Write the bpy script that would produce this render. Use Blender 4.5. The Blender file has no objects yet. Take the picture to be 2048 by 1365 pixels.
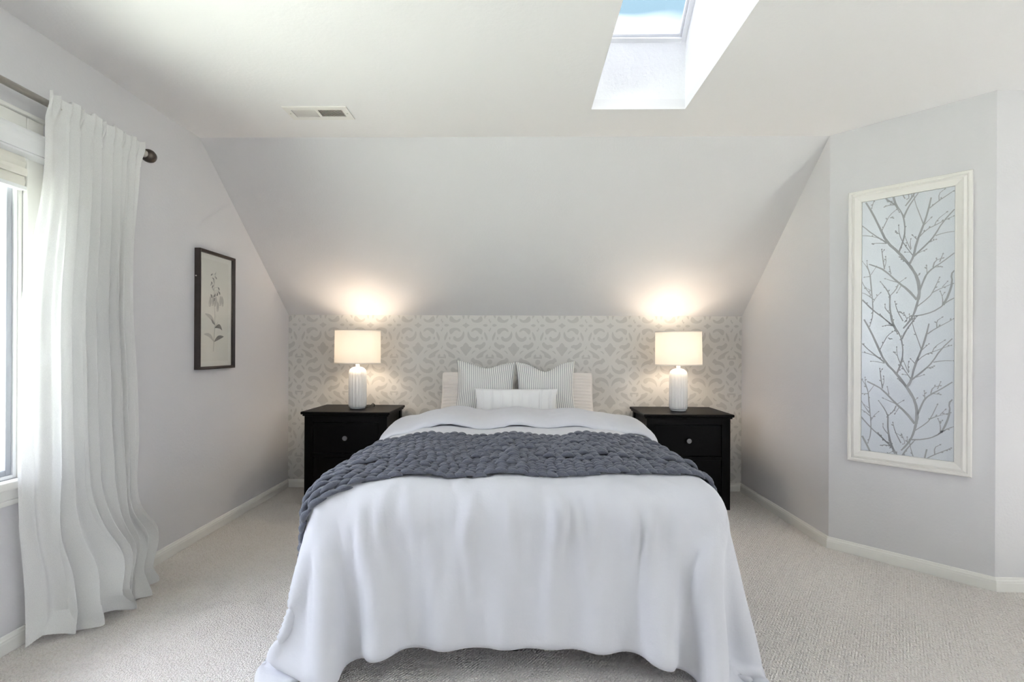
import bpy, bmesh, math, random
import numpy as np
from mathutils import Matrix, Vector
from mathutils.geometry import tessellate_polygon

sc = bpy.context.scene
COL = sc.collection
PI = math.pi
random.seed(7)

# ------------------------------------------------------------------ room dimensions (metres)
XL, XR, YB = -1.8745, 1.7411, 3.7789      # left wall, right wall of the bed alcove, back wall
ZK, YC, ZC = 1.3842, 2.7184, 2.3342       # knee of the sloped wall, where the slope meets the ceiling, ceiling
X2, Y2 = 2.2085, 2.2453                   # far end of the angled wall
Y1 = Y2 + (X2 - XR)                       # near end of the angled wall
XE, YR = 3.7, -2.6                        # east wall and rear wall (behind the camera)
SLOPE = (ZC - ZK) / (YB - YC)

# ------------------------------------------------------------------ camera
CAM_H = 1.115
yaw, roll, FPX = -0.0169, 0.0049, 948.03
c_, s_ = math.cos(yaw), math.sin(yaw)
R0, F0, U0 = Vector((c_, -s_, 0)), Vector((s_, c_, 0)), Vector((0, 0, 1))
c_, s_ = math.cos(roll), math.sin(roll)
RV, UV = R0 * c_ + U0 * s_, U0 * c_ - R0 * s_
cam_d = bpy.data.cameras.new('camera')
cam = bpy.data.objects.new('camera', cam_d)
COL.objects.link(cam)
cam_d.sensor_width = 36
cam_d.lens = FPX / 2048 * 36
cam_d.shift_x = (1024 - 1027.33) / 2048
cam_d.shift_y = (699.0 - 682.5) / 2048
cam_d.clip_start = 0.02
m = Matrix(((RV.x, UV.x, -F0.x, 0), (RV.y, UV.y, -F0.y, 0), (RV.z, UV.z, -F0.z, CAM_H), (0, 0, 0, 1)))
cam.matrix_world = m
sc.camera = cam

# ------------------------------------------------------------------ sky
world = bpy.data.worlds.new('sky')
sc.world = world
world.use_nodes = True
wn = world.node_tree
wn.nodes.clear()
def wnode(t, **kw):
    n = wn.nodes.new(t)
    for k, v in kw.items():
        setattr(n, k, v)
    return n
wo = wnode('ShaderNodeOutputWorld')
wb = wnode('ShaderNodeBackground')
wtc = wnode('ShaderNodeTexCoord')
wmap = wnode('ShaderNodeMapping')
wmap.inputs['Location'].default_value = (3.0914, 0.18678, 0.61358)
wmap.inputs['Scale'].default_value = (1.0, 1.0, 2.0)
wnz = wnode('ShaderNodeTexNoise')
wnz.inputs['Scale'].default_value = 2.2
wnz.inputs['Detail'].default_value = 2
wramp = wnode('ShaderNodeValToRGB')                 # cloud cover
wramp.color_ramp.elements[0].position = 0.43
wramp.color_ramp.elements[1].position = 0.54
wmix = wnode('ShaderNodeMixRGB')
wmix.inputs['Color1'].default_value = (0.45, 0.69, 0.86, 1)    # blue
wmix.inputs['Color2'].default_value = (3.55, 3.62, 4.1, 1)     # bright cloud
wn.links.new(wtc.outputs['Generated'], wmap.inputs['Vector'])
wn.links.new(wmap.outputs['Vector'], wnz.inputs['Vector'])
wn.links.new(wnz.outputs['Fac'], wramp.inputs['Fac'])
wn.links.new(wramp.outputs['Color'], wmix.inputs['Fac'])
wsep = wnode('ShaderNodeSeparateXYZ')               # bright haze towards the horizon
wn.links.new(wtc.outputs['Generated'], wsep.inputs['Vector'])
whz = wnode('ShaderNodeMapRange', interpolation_type='SMOOTHSTEP')
whz.inputs['From Min'].default_value = 0.12
whz.inputs['From Max'].default_value = 0.50
whz.inputs['To Min'].default_value = 1.0
whz.inputs['To Max'].default_value = 0.0
wn.links.new(wsep.outputs['Z'], whz.inputs['Value'])
wmx2 = wnode('ShaderNodeMixRGB')
wmx2.inputs['Color2'].default_value = (3.45, 3.52, 3.95, 1)
wn.links.new(whz.outputs['Result'], wmx2.inputs['Fac'])
wn.links.new(wmix.outputs['Color'], wmx2.inputs['Color1'])
wn.links.new(wmx2.outputs['Color'], wb.inputs['Color'])
wz = wnode('ShaderNodeMapRange')                    # overcast luminance: the zenith about three times the horizon
wz.inputs['From Min'].default_value = 0.0
wz.inputs['From Max'].default_value = 1.0
wz.inputs['To Min'].default_value = 0.55
wz.inputs['To Max'].default_value = 1.75
wn.links.new(wsep.outputs['Z'], wz.inputs['Value'])
wn.links.new(wz.outputs['Result'], wb.inputs['Strength'])
wn.links.new(wb.outputs['Background'], wo.inputs['Surface'])

# ------------------------------------------------------------------ added sun, behind the camera to the right; bounces fill light off unseen floor
sun_d = bpy.data.lights.new('sun', 'SUN')
sun_d.energy = 40.0
sun_d.angle = math.radians(0.6)
sun_d.color = (1.0, 0.99, 0.98)
sun = bpy.data.objects.new('sun', sun_d)
sun.rotation_euler = Vector((-0.5, 1.13, -1.0)).to_track_quat('-Z', 'Y').to_euler()
sun.location = (6, -6, 9)
COL.objects.link(sun)

# ------------------------------------------------------------------ exposure
vs = sc.view_settings
vs.view_transform = 'Standard'
vs.look = 'None'
vs.gamma = 1.0
vs.use_curve_mapping = False
vs.exposure = 1.50
sc.cycles.use_denoising = True
sc.cycles.max_bounces = 7
sc.cycles.diffuse_bounces = 5
sc.cycles.glossy_bounces = 3
sc.cycles.use_adaptive_sampling = True
sc.cycles.adaptive_threshold = 0.1
sc.cycles.time_limit = 1150.0
sc.cycles.transparent_max_bounces = 10
sc.cycles.sample_clamp_indirect = 6.0
sc.cycles.caustics_reflective = False
sc.cycles.caustics_refractive = False

# windows, seen and added: opening limits, used by walls, windows and daylight portals
WIN = (0.35, 1.745, 0.63, 1.93)            # left wall: y0, y1, z0, z1
EAST = (-1.8, -0.1, 0.8, 2.1)             # east wall, unseen opening added for fill light: y0, y1, z0, z1
SKY = (0.347, 0.82, 1.42, 2.41)            # skylight shaft: x0, x1, y0, y1
SKY_Z = 2.67                               # roof height at the far end of the shaft

def portal(name, loc, rot, sx, sy):
    l = bpy.data.lights.new(name, 'AREA')
    l.shape = 'RECTANGLE'
    l.size, l.size_y = sx, sy
    l.cycles.is_portal = True
    o = bpy.data.objects.new(name, l)
    o.location = loc
    o.rotation_euler = rot
    COL.objects.link(o)
portal('daylight_portal', (XL - 0.14, (WIN[0] + WIN[1]) / 2, (WIN[2] + WIN[3]) / 2), (0, -PI / 2, 0), WIN[3] - WIN[2], WIN[1] - WIN[0])
portal('daylight_portal', (XE + 0.14, (EAST[0] + EAST[1]) / 2, (EAST[2] + EAST[3]) / 2), (0, PI / 2, 0), EAST[3] - EAST[2], EAST[1] - EAST[0])
_ym = (SKY[2] + SKY[3]) / 2
_sl = math.atan(SLOPE)
portal('daylight_portal', ((SKY[0] + SKY[1]) / 2, _ym, SKY_Z + (SKY[3] - _ym) * SLOPE + 0.10), (-_sl, 0, 0), SKY[1] - SKY[0], (SKY[3] - SKY[2]) / math.cos(_sl))

# ------------------------------------------------------------------ materials
MATS = {}
def lin(r, g, b):
    f = lambda v: (v / 255 / 12.92) if v / 255 <= 0.04045 else ((v / 255 + 0.055) / 1.055) ** 2.4
    return (f(r), f(g), f(b), 1)

class NT:
    def __init__(self, name):
        self.m = bpy.data.materials.new(name)
        self.m.use_nodes = True
        self.t = self.m.node_tree
        self.b = self.t.nodes['Principled BSDF']
        self.out = self.t.nodes['Material Output']
    def n(self, typ, **kw):
        n = self.t.nodes.new(typ)
        for k, v in kw.items():
            if k.startswith('_'):
                n.inputs[k[1:].replace('_', ' ')].default_value = v
            else:
                setattr(n, k, v)
        return n
    def l(self, a, b):
        self.t.links.new(a, b)
    def coord(self, which='Object'):
        return self.n('ShaderNodeTexCoord').outputs[which]
    def bump(self, height, strength, dist=0.002):
        bp = self.n('ShaderNodeBump')
        bp.inputs['Strength'].default_value = strength
        bp.inputs['Distance'].default_value = dist
        self.l(height, bp.inputs['Height'])
        self.l(bp.outputs['Normal'], self.b.inputs['Normal'])
        return bp

def mat(name, col, rough=0.6, noise=None, bump=None, spec=0.5, metal=0.0, sheen=0.0, var=0.0):
    """Plain procedural material: base colour with a little noise variation and noise relief."""
    a = NT(name)
    a.b.inputs['Base Color'].default_value = col
    a.b.inputs['Roughness'].default_value = rough
    a.b.inputs['Specular IOR Level'].default_value = spec
    a.b.inputs['Metallic'].default_value = metal
    a.b.inputs['Sheen Weight'].default_value = sheen
    co = a.coord('Object')
    if var:
        nz = a.n('ShaderNodeTexNoise')
        nz.inputs['Scale'].default_value = noise or 8
        a.l(co, nz.inputs['Vector'])
        mx = a.n('ShaderNodeMixRGB')
        mx.inputs['Color1'].default_value = tuple(c * (1 - var) for c in col[:3]) + (1,)
        mx.inputs['Color2'].default_value = tuple(min(1, c * (1 + var)) for c in col[:3]) + (1,)
        a.l(nz.outputs['Fac'], mx.inputs['Fac'])
        a.l(mx.outputs['Color'], a.b.inputs['Base Color'])
    if bump:
        scale, strength, dist = bump
        nz = a.n('ShaderNodeTexNoise')
        nz.inputs['Scale'].default_value = scale
        nz.inputs['Detail'].default_value = 4
        a.l(co, nz.inputs['Vector'])
        a.bump(nz.outputs['Fac'], strength, dist)
    MATS[name] = a.m
    return a.m

mat('wall_paint', lin(220, 219, 222), 0.75, bump=(85, 0.35, 0.0025), spec=0.3)
mat('ceiling_paint', lin(241, 240, 241), 0.85, bump=(70, 0.3, 0.0025), spec=0.2)
mat('shaft_plaster', lin(246, 246, 246), 0.8, bump=(60, 0.8, 0.004), spec=0.3)
mat('wallpaper_ground', lin(221, 219, 216), 0.6, bump=(220, 0.15, 0.001), spec=0.3)
mat('wallpaper_ink', lin(202, 200, 197), 0.45, spec=0.45, var=0.03, noise=30)
mat('white_trim', lin(238, 237, 233), 0.4, var=0.01)
mat('white_vinyl', lin(240, 241, 242), 0.35, var=0.01)
mat('grey_sash', lin(168, 171, 178), 0.4, var=0.02)
mat('shade_fabric', lin(232, 229, 220), 0.8, bump=(400, 0.3, 0.001))
mat('brushed_nickel', lin(205, 201, 193), 0.32, metal=0.7, var=0.04, noise=60)
mat('bronze_metal', lin(92, 86, 80), 0.35, metal=1.0, var=0.2, noise=90)
mat('vent_white', lin(236, 234, 230), 0.45, var=0.01)
mat('vent_dark', lin(28, 26, 25), 0.8, var=0.1)
mat('black_knob', lin(128, 128, 130), 0.35, metal=0.6, var=0.1)
mat('ceramic', lin(240, 240, 240), 0.22, var=0.01, spec=0.6)
mat('clear_base', lin(205, 207, 210), 0.15, spec=0.7, var=0.03)
mat('cord_black', lin(20, 20, 20), 0.5, var=0.1)
mat('art_frame_white', lin(236, 234, 230), 0.38, var=0.015, noise=20)
mat('branch_ink', lin(168, 170, 173), 0.45, metal=0.25, bump=(350, 0.3, 0.001), var=0.03)
mat('picture_wood', lin(58, 50, 46), 0.45, var=0.25, noise=40, bump=(120, 0.3, 0.001))
mat('mat_paper', lin(236, 232, 226), 0.8, var=0.01)
mat('print_paper', lin(228, 224, 217), 0.85, var=0.02)
mat('print_ink', lin(130, 128, 126), 0.85, var=0.15, noise=80)
mat('print_ink_pale', lin(188, 185, 181), 0.85, var=0.08, noise=80)
mat('bed_black', lin(24, 23, 22), 0.5, var=0.15)
mat('mattress_cloth', lin(238, 238, 238), 0.9, bump=(300, 0.2, 0.001))
mat('lawn', lin(178, 182, 168), 0.9, var=0.15, noise=0.6)

def wood_black():
    a = NT('black_wood')
    mp = a.n('ShaderNodeMapping')
    mp.inputs['Scale'].default_value = (3, 3, 60)
    a.l(a.coord('Object'), mp.inputs['Vector'])
    nz = a.n('ShaderNodeTexNoise'); nz.inputs['Scale'].default_value = 2.2; nz.inputs['Detail'].default_value = 6
    a.l(mp.outputs['Vector'], nz.inputs['Vector'])
    mx = a.n('ShaderNodeMixRGB')
    mx.inputs['Color1'].default_value = lin(8, 8, 8)
    mx.inputs['Color2'].default_value = lin(17, 16, 15)
    a.l(nz.outputs['Fac'], mx.inputs['Fac']); a.l(mx.outputs['Color'], a.b.inputs['Base Color'])
    a.b.inputs['Roughness'].default_value = 0.42
    a.b.inputs['Specular IOR Level'].default_value = 0.10
    a.bump(nz.outputs['Fac'], 0.15, 0.001)
    MATS['black_wood'] = a.m
wood_black()

def carpet():
    a = NT('carpet')
    co = a.coord('Object')
    mp = a.n('ShaderNodeMapping'); mp.inputs['Rotation'].default_value = (0, 0, math.radians(38))
    a.l(co, mp.inputs['Vector'])
    wv = a.n('ShaderNodeTexWave', wave_type='BANDS', bands_direction='X')
    wv.inputs['Scale'].default_value = 32; wv.inputs['Distortion'].default_value = 2.2
    wv.inputs['Detail'].default_value = 2; wv.inputs['Detail Scale'].default_value = 3
    a.l(mp.outputs['Vector'], wv.inputs['Vector'])
    vo = a.n('ShaderNodeTexVoronoi'); vo.inputs['Scale'].default_value = 170
    a.l(co, vo.inputs['Vector'])
    mul = a.n('ShaderNodeMath', operation='MULTIPLY_ADD')
    a.l(wv.outputs['Fac'], mul.inputs[0]); mul.inputs[1].default_value = 0.5
    inv = a.n('ShaderNodeMath', operation='SUBTRACT'); inv.inputs[0].default_value = 1.0
    a.l(vo.outputs['Distance'], inv.inputs[1]); a.l(inv.outputs[0], mul.inputs[2])
    a.bump(mul.outputs[0], 0.9, 0.006)
    big = a.n('ShaderNodeTexNoise'); big.inputs['Scale'].default_value = 2.0; big.inputs['Detail'].default_value = 3
    a.l(co, big.inputs['Vector'])
    mx = a.n('ShaderNodeMixRGB')
    mx.inputs['Color1'].default_value = lin(231, 225, 219); mx.inputs['Color2'].default_value = lin(243, 239, 234)
    a.l(big.outputs['Fac'], mx.inputs['Fac'])
    mx2 = a.n('ShaderNodeMixRGB', blend_type='MULTIPLY'); mx2.inputs['Fac'].default_value = 0.35
    rp = a.n('ShaderNodeValToRGB')
    rp.color_ramp.elements[0].position = 0.3; rp.color_ramp.elements[0].color = (1, 1, 1, 1)
    rp.color_ramp.elements[1].position = 0.9; rp.color_ramp.elements[1].color = (0.6, 0.57, 0.53, 1)
    a.l(vo.outputs['Distance'], rp.inputs['Fac'])
    a.l(mx.outputs['Color'], mx2.inputs['Color1']); a.l(rp.outputs['Color'], mx2.inputs['Color2'])
    a.l(mx2.outputs['Color'], a.b.inputs['Base Color'])
    a.b.inputs['Roughness'].default_value = 0.95; a.b.inputs['Specular IOR Level'].default_value = 0.1
    a.b.inputs['Sheen Weight'].default_value = 0.15
    MATS['carpet'] = a.m
carpet()

def cotton(name, col, scale=9, strength=0.25):
    a = NT(name)
    a.b.inputs['Base Color'].default_value = col
    a.b.inputs['Roughness'].default_value = 0.85
    a.b.inputs['Specular IOR Level'].default_value = 0.2
    a.b.inputs['Sheen Weight'].default_value = 0.2
    co = a.coord('Object')
    nz = a.n('ShaderNodeTexNoise'); nz.inputs['Scale'].default_value = scale; nz.inputs['Detail'].default_value = 5
    nz.inputs['Roughness'].default_value = 0.55
    a.l(co, nz.inputs['Vector'])
    fine = a.n('ShaderNodeTexNoise'); fine.inputs['Scale'].default_value = 600
    a.l(co, fine.inputs['Vector'])
    ad = a.n('ShaderNodeMath', operation='MULTIPLY_ADD'); a.l(fine.outputs['Fac'], ad.inputs[0]); ad.inputs[1].default_value = 0.04
    a.l(nz.outputs['Fac'], ad.inputs[2])
    a.bump(ad.outputs[0], strength, 0.02)
    MATS[name] = a.m
cotton('duvet_cotton', lin(213, 214, 220), 9, 0.22)
cotton('sham_cotton', lin(240, 236, 232), 40, 0.05)
cotton('lumbar_cotton', lin(240, 240, 240), 120, 0.08)

def wool():
    a = NT('grey_wool')
    co = a.coord('Object')
    nz = a.n('ShaderNodeTexNoise'); nz.inputs['Scale'].default_value = 260; nz.inputs['Detail'].default_value = 4
    a.l(co, nz.inputs['Vector'])
    mx = a.n('ShaderNodeMixRGB'); mx.inputs['Color1'].default_value = lin(80, 84, 95); mx.inputs['Color2'].default_value = lin(112, 116, 127)
    a.l(nz.outputs['Fac'], mx.inputs['Fac']); a.l(mx.outputs['Color'], a.b.inputs['Base Color'])
    a.b.inputs['Roughness'].default_value = 0.95; a.b.inputs['Specular IOR Level'].default_value = 0.1
    a.b.inputs['Sheen Weight'].default_value = 0.35
    a.bump(nz.outputs['Fac'], 0.5, 0.003)
    MATS['grey_wool'] = a.m
wool()

def striped():
    a = NT('striped_cotton')
    uv = a.n('ShaderNodeUVMap')
    sep = a.n('ShaderNodeSeparateXYZ'); a.l(uv.outputs['UV'], sep.inputs['Vector'])
    mul = a.n('ShaderNodeMath', operation='MULTIPLY'); a.l(sep.outputs['X'], mul.inputs[0]); mul.inputs[1].default_value = 29
    fr = a.n('ShaderNodeMath', operation='FRACT'); a.l(mul.outputs[0], fr.inputs[0])
    lt = a.n('ShaderNodeMath', operation='LESS_THAN'); a.l(fr.outputs[0], lt.inputs[0]); lt.inputs[1].default_value = 0.22
    mx = a.n('ShaderNodeMixRGB')
    mx.inputs['Color1'].default_value = lin(238, 237, 233); mx.inputs['Color2'].default_value = lin(118, 124, 136)
    a.l(lt.outputs[0], mx.inputs['Fac']); a.l(mx.outputs['Color'], a.b.inputs['Base Color'])
    a.b.inputs['Roughness'].default_value = 0.9; a.b.inputs['Specular IOR Level'].default_value = 0.15
    MATS['striped_cotton'] = a.m
striped()

def glass(name, tint):
    a = NT(name)
    a.t.nodes.remove(a.b)
    tr = a.n('ShaderNodeBsdfTransparent'); tr.inputs['Color'].default_value = tint
    gl = a.n('ShaderNodeBsdfGlossy'); gl.inputs['Roughness'].default_value = 0.02
    lw = a.n('ShaderNodeLayerWeight'); lw.inputs['Blend'].default_value = 0.5
    pw = a.n('ShaderNodeMath', operation='POWER'); a.l(lw.outputs['Facing'], pw.inputs[0]); pw.inputs[1].default_value = 5.0
    fz = a.n('ShaderNodeMath', operation='MULTIPLY_ADD'); a.l(pw.outputs[0], fz.inputs[0]); fz.inputs[1].default_value = 0.9; fz.inputs[2].default_value = 0.03
    mx = a.n('ShaderNodeMixShader')
    a.l(fz.outputs[0], mx.inputs['Fac']); a.l(tr.outputs[0], mx.inputs[1]); a.l(gl.outputs[0], mx.inputs[2])
    a.l(mx.outputs[0], a.out.inputs['Surface'])
    MATS[name] = a.m
glass('clear_glass', (0.97, 0.98, 0.98, 1))
glass('tinted_glass', (0.56, 0.56, 0.56, 1))      # skylight tint added to dim the overbright shaft and sky

def sheer():
    a = NT('sheer_linen')
    a.t.nodes.remove(a.b)
    df = a.n('ShaderNodeBsdfDiffuse'); df.inputs['Color'].default_value = lin(248, 248, 247)
    tl = a.n('ShaderNodeBsdfTranslucent'); tl.inputs['Color'].default_value = lin(248, 248, 248)
    tp = a.n('ShaderNodeBsdfTransparent'); tp.inputs['Color'].default_value = (1, 1, 1, 1)
    m1 = a.n('ShaderNodeMixShader'); m1.inputs['Fac'].default_value = 0.26
    m2 = a.n('ShaderNodeMixShader')
    co = a.coord('Object')
    nz = a.n('ShaderNodeTexNoise'); nz.inputs['Scale'].default_value = 500
    a.l(co, nz.inputs['Vector'])
    mr = a.n('ShaderNodeMapRange'); mr.inputs['To Min'].default_value = 0.04; mr.inputs['To Max'].default_value = 0.27
    a.l(nz.outputs['Fac'], mr.inputs['Value'])
    a.l(df.outputs[0], m1.inputs[1]); a.l(tl.outputs[0], m1.inputs[2])
    a.l(mr.outputs['Result'], m2.inputs['Fac']); a.l(m1.outputs[0], m2.inputs[1]); a.l(tp.outputs[0], m2.inputs[2])
    a.l(m2.outputs[0], a.out.inputs['Surface'])
    MATS['sheer_linen'] = a.m
sheer()

def lampshade():
    a = NT('lamp_linen')
    a.t.nodes.remove(a.b)
    df = a.n('ShaderNodeBsdfDiffuse'); df.inputs['Color'].default_value = lin(245, 240, 232)
    tl = a.n('ShaderNodeBsdfTranslucent'); tl.inputs['Color'].default_value = lin(246, 238, 226)
    m1 = a.n('ShaderNodeMixShader'); m1.inputs['Fac'].default_value = 0.12
    co = a.coord('Object')
    wv = a.n('ShaderNodeTexNoise'); wv.inputs['Scale'].default_value = 300
    a.l(co, wv.inputs['Vector'])
    bp = a.n('ShaderNodeBump'); bp.inputs['Strength'].default_value = 0.2; bp.inputs['Distance'].default_value = 0.001
    a.l(wv.outputs['Fac'], bp.inputs['Height']); a.l(bp.outputs['Normal'], df.inputs['Normal'])
    a.l(df.outputs[0], m1.inputs[1]); a.l(tl.outputs[0], m1.inputs[2]); a.l(m1.outputs[0], a.out.inputs['Surface'])
    MATS['lamp_linen'] = a.m
lampshade()

def bulb_mat():
    a = NT('bulb_glow')
    a.b.inputs['Emission Color'].default_value = (1.0, 0.78, 0.52, 1)
    a.b.inputs['Emission Strength'].default_value = 4
    MATS['bulb_glow'] = a.m
bulb_mat()

def foil():
    a = NT('silver_foil_paper')
    co = a.coord('Object')
    nz = a.n('ShaderNodeTexNoise'); nz.inputs['Scale'].default_value = 420; nz.inputs['Detail'].default_value = 3
    a.l(co, nz.inputs['Vector'])
    mx = a.n('ShaderNodeMixRGB'); mx.inputs['Color1'].default_value = lin(204, 209, 216); mx.inputs['Color2'].default_value = lin(226, 231, 236)
    a.l(nz.outputs['Fac'], mx.inputs['Fac']); a.l(mx.outputs['Color'], a.b.inputs['Base Color'])
    a.b.inputs['Metallic'].default_value = 0.55; a.b.inputs['Roughness'].default_value = 0.38
    a.bump(nz.outputs['Fac'], 0.35, 0.001)
    MATS['silver_foil_paper'] = a.m
foil()

# ------------------------------------------------------------------ mesh helpers
def mesh_obj(name, verts, faces, mt, parent=None, smooth=False, loc=None, uv=None):
    me = bpy.data.meshes.new(name)
    me.from_pydata([tuple(v) for v in verts], [], [tuple(f) for f in faces])
    me.update()
    o = bpy.data.objects.new(name, me)
    COL.objects.link(o)
    for x in (mt if isinstance(mt, (list, tuple)) else [mt]):
        me.materials.append(MATS[x])
    if smooth:
        me.polygons.foreach_set('use_smooth', [True] * len(me.polygons))
    if parent is not None:
        o.parent = parent
    if loc is not None:
        o.location = loc
    return o

def bm_obj(name, bm, mt, parent=None, smooth=False, loc=None):
    me = bpy.data.meshes.new(name)
    bm.normal_update()
    bm.to_mesh(me)
    bm.free()
    o = bpy.data.objects.new(name, me)
    COL.objects.link(o)
    me.materials.append(MATS[mt])
    if smooth:
        me.polygons.foreach_set('use_smooth', [True] * len(me.polygons))
    if parent is not None:
        o.parent = parent
    if loc is not None:
        o.location = loc
    return o

def empty(name, loc, rz=0.0):
    o = bpy.data.objects.new(name, None)
    o.empty_display_size = 0.1
    COL.objects.link(o)
    o.location = loc
    o.rotation_euler = (0, 0, rz)
    return o

def tag(o, label=None, cat=None, group=None, kind=None):
    if label: o['label'] = label
    if cat: o['category'] = cat
    if group: o['group'] = group
    if kind: o['kind'] = kind
    return o

def add_box(bm, x0, x1, y0, y1, z0, z1, bev=0.0, seg=2):
    vs_ = [bm.verts.new(p) for p in ((x0, y0, z0), (x1, y0, z0), (x1, y1, z0), (x0, y1, z0), (x0, y0, z1), (x1, y0, z1), (x1, y1, z1), (x0, y1, z1))]
    fs = [bm.faces.new([vs_[i] for i in q]) for q in ((3, 2, 1, 0), (4, 5, 6, 7), (0, 1, 5, 4), (1, 2, 6, 5), (2, 3, 7, 6), (3, 0, 4, 7))]
    if bev:
        es = set()
        for f in fs:
            es.update(f.edges)
        bmesh.ops.bevel(bm, geom=list(es), offset=bev, segments=seg, profile=0.5, affect='EDGES')

def box(name, x0, x1, y0, y1, z0, z1, mt, parent=None, bev=0.0, loc=None):
    bm = bmesh.new()
    add_box(bm, x0, x1, y0, y1, z0, z1, bev)
    return bm_obj(name, bm, mt, parent, loc=loc)

def lathe(name, prof, mt, parent=None, n=40, loc=None, ripple=None, smooth=True):
    """prof: list of (r, z); ripple(k, z) scales the radius around the axis."""
    vs_, fs = [], []
    for (r, z) in prof:
        for k in range(n):
            a = 2 * PI * k / n
            rr = r * (ripple(a, z) if ripple else 1)
            vs_.append((rr * math.cos(a), rr * math.sin(a), z))
    for j in range(len(prof) - 1):
        for k in range(n):
            a, b = j * n + k, j * n + (k + 1) % n
            fs.append((a, b, b + n, a + n))
    return mesh_obj(name, vs_, fs, mt, parent, smooth, loc)

def tube(name, pts, rad, mt, parent=None, n=8, loc=None, closed_ends=True):
    pts = [Vector(p) for p in pts]
    vs_, fs = [], []
    up = Vector((0, 0, 1))
    for i, p in enumerate(pts):
        t = (pts[min(i + 1, len(pts) - 1)] - pts[max(i - 1, 0)]).normalized()
        a = t.cross(up if abs(t.z) < 0.95 else Vector((1, 0, 0))).normalized()
        b = t.cross(a).normalized()
        r = rad[i] if isinstance(rad, (list, tuple)) else rad
        for k in range(n):
            th = 2 * PI * k / n
            vs_.append(p + a * (r * math.cos(th)) + b * (r * math.sin(th)))
    for i in range(len(pts) - 1):
        for k in range(n):
            q, w = i * n + k, i * n + (k + 1) % n
            fs.append((q, w, w + n, q + n))
    if closed_ends:
        fs.append(tuple(range(n - 1, -1, -1)))
        fs.append(tuple(range((len(pts) - 1) * n, len(pts) * n)))
    return mesh_obj(name, vs_, fs, mt, parent, True, loc)

def prism(name, poly, axis, a0, a1, mt, parent=None, loc=None):
    """Extrude a 2D polygon along an axis ('x','y','z') between a0 and a1."""
    n = len(poly)
    def P(u, v, w):
        return {'x': (w, u, v), 'y': (u, w, v), 'z': (u, v, w)}[axis]
    vs_ = [P(u, v, a0) for u, v in poly] + [P(u, v, a1) for u, v in poly]
    fs = [tuple(range(n - 1, -1, -1)), tuple(range(n, 2 * n))] + [(i, (i + 1) % n, (i + 1) % n + n, i + n) for i in range(n)]
    o = mesh_obj(name, vs_, fs, mt, parent, False, loc)
    bm = bmesh.new(); bm.from_mesh(o.data); bmesh.ops.recalc_face_normals(bm, faces=bm.faces); bm.to_mesh(o.data); bm.free()
    return o

def struct(o):
    o['kind'] = 'structure'
    return o

# ------------------------------------------------------------------ the room shell
TH = 0.14
floor = struct(mesh_obj('floor', [(XL - TH, YR - TH, 0), (XE + TH, YR - TH, 0), (XE + TH, YB + TH, 0), (XL - TH, YB + TH, 0),
                                  (XL - TH, YR - TH, -0.1), (XE + TH, YR - TH, -0.1), (XE + TH, YB + TH, -0.1), (XL - TH, YB + TH, -0.1)],
                        [(0, 1, 2, 3), (7, 6, 5, 4), (0, 4, 5, 1), (1, 5, 6, 2), (2, 6, 7, 3), (3, 7, 4, 0)], 'carpet'))
# back wall: low wallpapered knee wall
wall_back = struct(box('wall_back', XL - TH, XR + TH, YB, YB + TH, 0, ZK, 'wallpaper_ground'))
# sloped wall from the knee up to the ceiling
_o = TH
sl_poly = [(YB, ZK), (YC, ZC), (YC + 0.02, ZC + 0.2), (YB + 0.2, ZK + 0.02), (YB + 0.2, ZK)]
wall_slope = struct(prism('wall_slope', sl_poly, 'x', XL - TH, XR + TH, 'wall_paint'))
# left wall with the window opening
bm = bmesh.new()
for (a, b, c, d) in ((YR - TH, WIN[0], 0, 2.6), (WIN[1], YB + TH, 0, 2.6), (WIN[0], WIN[1], 0, WIN[2]), (WIN[0], WIN[1], WIN[3], 2.6)):
    add_box(bm, XL - TH, XL, a, b, c, d)
wall_left = struct(bm_obj('wall_left', bm, 'wall_paint'))
# right wall of the alcove, the 45 degree wall, the short wall facing the camera, east wall
wall_right = struct(prism('wall_right', [(XR, YB + TH), (XR, Y1), (XR + 0.1, Y1 + 0.1), (XR + 0.1, YB + TH)], 'z', 0, 2.6, 'wall_paint'))
wall_angled = struct(prism('wall_angled', [(XR, Y1), (X2, Y2), (X2 + 0.04, Y2 + 0.1), (XR + 0.1, Y1 + 0.1)], 'z', 0, 2.6, 'wall_paint'))
wall_alcove = struct(prism('wall_alcove', [(X2, Y2), (XE + TH, Y2), (XE + TH, Y2 + 0.1), (X2 + 0.04, Y2 + 0.1)], 'z', 0, 2.6, 'wall_paint'))
bm = bmesh.new()
for (a, b, c, d) in ((YR - TH, EAST[0], 0, 2.6), (EAST[1], Y2 + 0.1, 0, 2.6), (EAST[0], EAST[1], 0, EAST[2]), (EAST[0], EAST[1], EAST[3], 2.6)):
    add_box(bm, XE, XE + TH, a, b, c, d)
wall_east = struct(bm_obj('wall_east', bm, 'wall_paint'))
wall_rear = struct(box('wall_rear', XL - TH, XE + TH, YR - TH, YR, 0, 2.6, 'wall_paint'))
# ceiling with the skylight opening
bm = bmesh.new()
cy1 = YC + 0.02
h0, h1, h2, h3 = SKY
for (a, b, c, d) in ((XL - TH, h0, YR - TH, cy1), (h1, XE + TH, YR - TH, cy1), (h0, h1, YR - TH, h2), (h0, h1, h3, cy1)):
    add_box(bm, a, b, c, d, ZC, ZC + 0.05)
ceiling = struct(bm_obj('ceiling', bm, 'ceiling_paint'))
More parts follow.
